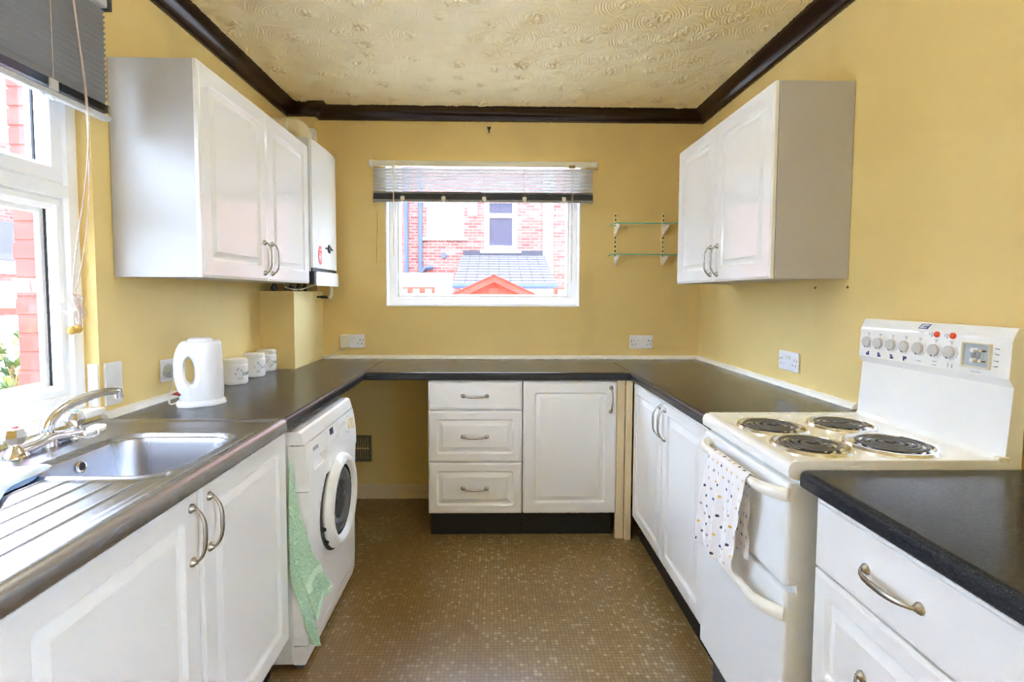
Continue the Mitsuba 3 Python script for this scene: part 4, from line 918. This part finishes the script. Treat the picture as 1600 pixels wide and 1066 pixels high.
# ================================================================== OUTSIDE
struct('ground', prism(sbox(-40, -25, 30, 60).difference(sbox(XL-.25, YR-.19, XR+.19, YB+.27)), -.30, -.12, 'z'), 'm_paving', False)
HY = 13.0; S = HY/9.0
def hp_(x, z): return x*S, EYE+(z-EYE)*S
k = thing('brick_house', 'red brick house seen through the back window, with two white windows', 'house')
wa, wb = (-1.20, -.545, 2.315, 2.85), (-.19, .40, 2.10, 3.03)
A = [(hp_(a, c)[0], hp_(a, c)[1], hp_(b, d)[0], hp_(b, d)[1]) for a, b, c, d in (wa, wb)]
wl = sbox(-7, -.12, 7, 7.5)
for q in A: wl = wl.difference(sbox(*q))
part(k, 'brick_wall', prism(wl, HY, HY+.25, 'y'), 'm_brick', False)
part(k, 'render_strip', box(.845*S, 1.03*S, HY-.06, HY+.01, -.12, 7.5), 'm_render', False, 'white rendered strip')
for (x0, z0, x1, z1), kind in zip(A, (0, 1)):
    w_ = part(k, 'window', swap(ring_frame(x0, x1, z0, z1, .13, -HY-.14, -HY-.06, .01)), 'm_upvc', 30)
    part(w_, 'pane', box(x0+.1, x1-.1, HY+.11, HY+.12, z0+.1, z1-.1), 'm_farglass' if kind else 'm_bluegrey', False)
    part(w_, 'glazing_bar', box(x0+.1, x1-.1, HY+.07, HY+.13, z0+(.38 if kind == 0 else .62*(z1-z0))-.0, z0+(.38+.09 if kind == 0 else .62*(z1-z0)+.11)), 'm_upvc', False)
    part(w_, 'sill', box(x0-.10, x1+.10, HY-.08, HY+.06, z0-.07, z0+.005), 'm_render', False)
    part(w_, 'lintel', box(x0-.08, x1+.08, HY-.02, HY+.04, z1-.005, z1+.16), 'm_render', False)
part(k, 'vent_box', box(-.475*S, -.306*S, HY-.12, HY+.01, EYE+(2.70-EYE)*S, EYE+(2.99-EYE)*S, .01), 'm_render', False)
for nm, x, z0 in (('corner_downpipe', -1.545, -.12), ('downpipe', -1.300, EYE+(1.39-EYE)*S)):
    part(k, 'downpipe', cyl((x*S, HY-.09, z0), (x*S, HY-.09, 7.4), .055, 12), 'm_pipe', 30)
part(k, 'waste_pipe', tube([(-1.295*S, HY-.09, EYE+(1.70-EYE)*S), (-1.22*S, HY-.09, EYE+(1.79-EYE)*S), (-1.08*S, HY-.05, EYE+(1.80-EYE)*S)], .05, 10), 'm_pipe', 30)
part(k, 'flue_vent', cyl((-.891*S, HY-.1, EYE+(2.0-EYE)*S), (-.891*S, HY+.01, EYE+(2.0-EYE)*S), .07, 14), 'm_pipe', 30)
# lean-to with tiled roof
k = thing('lean_to', 'pale lean-to with a tiled sloping roof against the brick house', 'outbuilding')
ey, ez, ry, rz_ = 10.4, EYE+(1.46-EYE)*10.4/7.0, HY-.01, EYE+(2.003-EYE)*HY/8.9
lx0, lx1 = -.80, 1.23
part(k, 'wall', cat(box(lx0+.10, lx1-.08, ey+.18, ey+.30, -.12, ez-.02), prism([(ey+.2, -.12), (ey+.2, ez), (ry, rz_-.08), (ry, -.12)], lx1-.2, lx1-.08, 'x'), prism([(ey+.2, -.12), (ey+.2, ez), (ry, rz_-.08), (ry, -.12)], lx0+.1, lx0+.22, 'x')), 'm_render', False)
rows, cols = 11, 9
du = np.array([ry-ey, rz_-ez]); Ls = np.linalg.norm(du); du /= Ls; dn = np.array([-du[1], du[0]])
tile_ply = {}
for i in range(rows):
    for j in range(cols):
        w_ = (lx1-lx0+.1)/cols; x0 = lx0-.05+j*w_
        a_ = i*Ls/rows; b_ = a_+Ls/rows*1.25 if i < rows-1 else Ls
        y0_, z0_ = ey+du[0]*a_+dn[0]*.03, ez+du[1]*a_+dn[1]*.03
        y1_, z1_ = ey+du[0]*b_+dn[0]*.004, ez+du[1]*b_+dn[1]*.004
        part(k, 'roof_tile', prism([(y0_, z0_), (y1_, z1_), (y1_-dn[0]*.012, z1_-dn[1]*.012), (y0_-dn[0]*.018, z0_-dn[1]*.018)], x0+.004, x0+w_-.004, 'x'), 'm_slate', False)
part(k, 'roof_deck', prism([(ey, ez-.02), (ry, rz_-.02), (ry, rz_-.06), (ey, ez-.06)], lx0, lx1, 'x'), 'm_slatedark', False)
part(k, 'gutter', cyl((lx0-.06, ey-.03, ez-.03), (lx1+.06, ey-.03, ez-.03), .05, 10), 'm_pipe', 30)
part(k, 'flashing', box(lx0, lx1, HY-.06, HY-.001, rz_-.01, rz_+.12), 'm_slatedark', False)
# low white wall left of it
put(num('yard_wall'), box(-3.2, -.92, 11.2, 11.36, -.12, EYE+(1.70-EYE)*11.2/9), 'm_render', False, 'low white yard wall below the downpipe, left of the tiled lean-to', 'wall')
# red shed gable in the yard
k = thing('garden_shed', 'red gabled shed in the yard below the back window', 'shed')
sy, ax, az, hx, hz = 6.2, -.008, EYE+(1.53-EYE)*6.2/5.5, .50, EYE+(1.345-EYE)*6.2/5.5
slope = (az-hz)/hx if False else .46
part(k, 'front_wall', prism(Polygon([(ax-.62, -.12), (ax+.62, -.12), (ax+.62, az-.04-.62*slope), (ax, az-.04), (ax-.62, az-.04-.62*slope)]), sy+.08, sy+.11, 'y'), 'm_redpaint', False)
for i in range(9):
    x0 = ax-.61+i*.1356
    part(k, 'board', box(x0, x0+.128, sy+.066, sy+.081, -.10, az-.12-max(abs(x0-ax), abs(x0+.128-ax))*slope), 'm_redpaint', False)
for s in (-1, 1):
    part(k, 'barge_board', prism(Polygon([(ax, az), (ax+s*.74, az-.74*slope), (ax+s*.74, az-.74*slope-.085), (ax, az-.085)]), sy, sy+.05, 'y'), 'm_redpaint', False)
    part(k, 'roof', prism(Polygon([(ax, az+.012), (ax+s*.76, az+.012-.76*slope), (ax+s*.76, az-.76*slope), (ax, az)]), sy-.02, sy+1.5, 'y'), 'm_redpaint', False)
part(k, 'side_wall', cat(box(ax-.60, ax-.57, sy+.1, sy+1.4, -.12, az-.36), box(ax+.57, ax+.60, sy+.1, sy+1.4, -.12, az-.36)), 'm_redpaint', False)
# picket fences
def fence(name, label, p0, p1, z1, n, m_, rails=(.25, .8)):
    k = thing(name, label, 'fence'); p0, p1 = np.array(p0, float), np.array(p1, float); d = (p1-p0)/np.linalg.norm(p1-p0); nn = np.array([-d[1], d[0]])
    L = np.linalg.norm(p1-p0)
    for i in range(n):
        o = p0+d*L*(i+.5)/n
        part(k, 'picket', xf(box(-.035, .035, -.009, .009, -.12, z1), basis((o[0], o[1], 0), (d[0], d[1], 0), (nn[0], nn[1], 0), (0, 0, 1))), m_, False)
    for f_ in rails:
        mid = (p0+p1)/2
        part(k, 'rail', xf(box(-L/2, L/2, .010, .045, z1*f_-.035, z1*f_+.035), basis((mid[0], mid[1], 0), (d[0], d[1], 0), (nn[0], nn[1], 0), (0, 0, 1))), 'm_redpaint', False)
fence('picket_fence', 'white picket fence with a red rail, left of the red shed below the back window', (-2.4, 5.6), (-.66, 5.6), 1.38, 13, 'm_render', (.3, .99))
fence('picket_fence', 'white picket fence with a red rail, right of the red shed below the back window', (.66, 5.6), (2.2, 5.6), 1.38, 11, 'm_render', (.3, .99))
# left side: red pier, fence, ivy, far house
k = thing('brick_pier', 'red painted brick pier just outside the left window', 'pier')
part(k, 'core', box(-1.998, -1.70, 2.160, 2.40, -.12, 2.6), 'm_redpaint', False)
rgp = random.Random(11)
for i in range(34):
    z0 = -.10+i*.078
    for x0, x1 in (((-2.0, -1.895), (-1.888, -1.70)) if i % 2 else ((-2.0, -1.79), (-1.783, -1.70))):
        part(k, 'brick', box(x0-rgp.uniform(0, .010), x1, 2.1575-rgp.uniform(0, .003), 2.3, z0, z0+.0735, .006), 'm_redpaint', False)
k = thing('rail_fence', 'red two-rail fence behind the ivy outside the left window', 'fence')
for z in (1.13, 1.42): part(k, 'rail', box(-4.2, -4.13, 3.2, 5.2, z, z+.06), 'm_redpaint', False)
for y in (3.4, 4.2, 5.0): part(k, 'post', box(-4.22, -4.14, y, y+.08, -.12, 1.55), 'm_redpaint', False)
# ivy
rgi = np.random.default_rng(3)
def leaf(s):
    out = [(0, 0), (.35, .12), (.62, -.02), (.5, .32), (.72, .55), (.36, .56), (0, 1.0), (-.36, .56), (-.72, .55), (-.5, .32), (-.62, -.02), (-.35, .12)]
    v = np.array([(x*s, y*s, -.18*s*abs(x)) for x, y in out] + [(0, .42*s, .04*s)])
    f = [(i, (i+1) % 12, 12) for i in range(12)]
    v2 = v - [0, 0, .004]; n = len(v)
    return trimesh.Trimesh(np.vstack([v, v2]), np.array(f + [(b+n, a+n, c+n) for a, b, c in f]), process=False)
lf = leaf(.052)
LV = [mikit.ply(lf, 'm_leaf%d' % i, smooth=False) for i in range(4)]
k = thing('ivy', 'green ivy bush below the left window beside the red pier', 'ivy')
part(k, 'stems', cat(*[tube(spline([(-2.55, y, -.12), (-2.5+rgi.normal(0, .04), y+rgi.normal(0, .04), .4), (-2.45+rgi.normal(0, .05), y+rgi.normal(0, .05), .95)], 8), .012, 6) for y in np.linspace(2.0, 2.75, 9)]), 'm_copper', 30)
for i in range(290):
    z = rgi.uniform(.55, 1.12); y = rgi.uniform(1.95, 2.75); x = -2.40+rgi.normal(0, .05)-.12*(z-.6)
    a_, t_, r_ = rgi.normal(-math.pi/2, .6), rgi.normal(.9, .35), rgi.normal(math.pi, .6)
    M_ = T().translate([x, y, z]).rotate([0, 0, 1], math.degrees(a_)+180).rotate([1, 0, 0], 90-math.degrees(t_)*.5).rotate([0, 0, 1], math.degrees(r_))
    key = num(k+'__leaf'); scene[key] = {**LV[int(rgi.integers(4))], 'to_world': M_}
k = thing('neighbour_house', 'pale house with a slate roof far beyond the left window', 'house')
part(k, 'wall', box(-13.5, -9.5, 9.0, 17, -.12, 2.0), 'm_render', False)
part(k, 'upper_wall', box(-13.5, -10.6, 9.6, 17, 2.0, 4.6), 'm_brick', False)
for i in range(8):
    part(k, 'roof_course', box(-9.3-.16*i-.2, -9.3-.16*i, 8.9, 17.1, 1.95+.11*i, 2.07+.11*i), 'm_slate', False)
wn = part(k, 'window', box(-10.62, -10.55, 10.4, 11.2, 3.1, 4.2), 'm_upvc', False)
part(wn, 'pane', box(-10.56, -10.545, 10.48, 11.12, 3.18, 4.12), 'm_farglass', False)
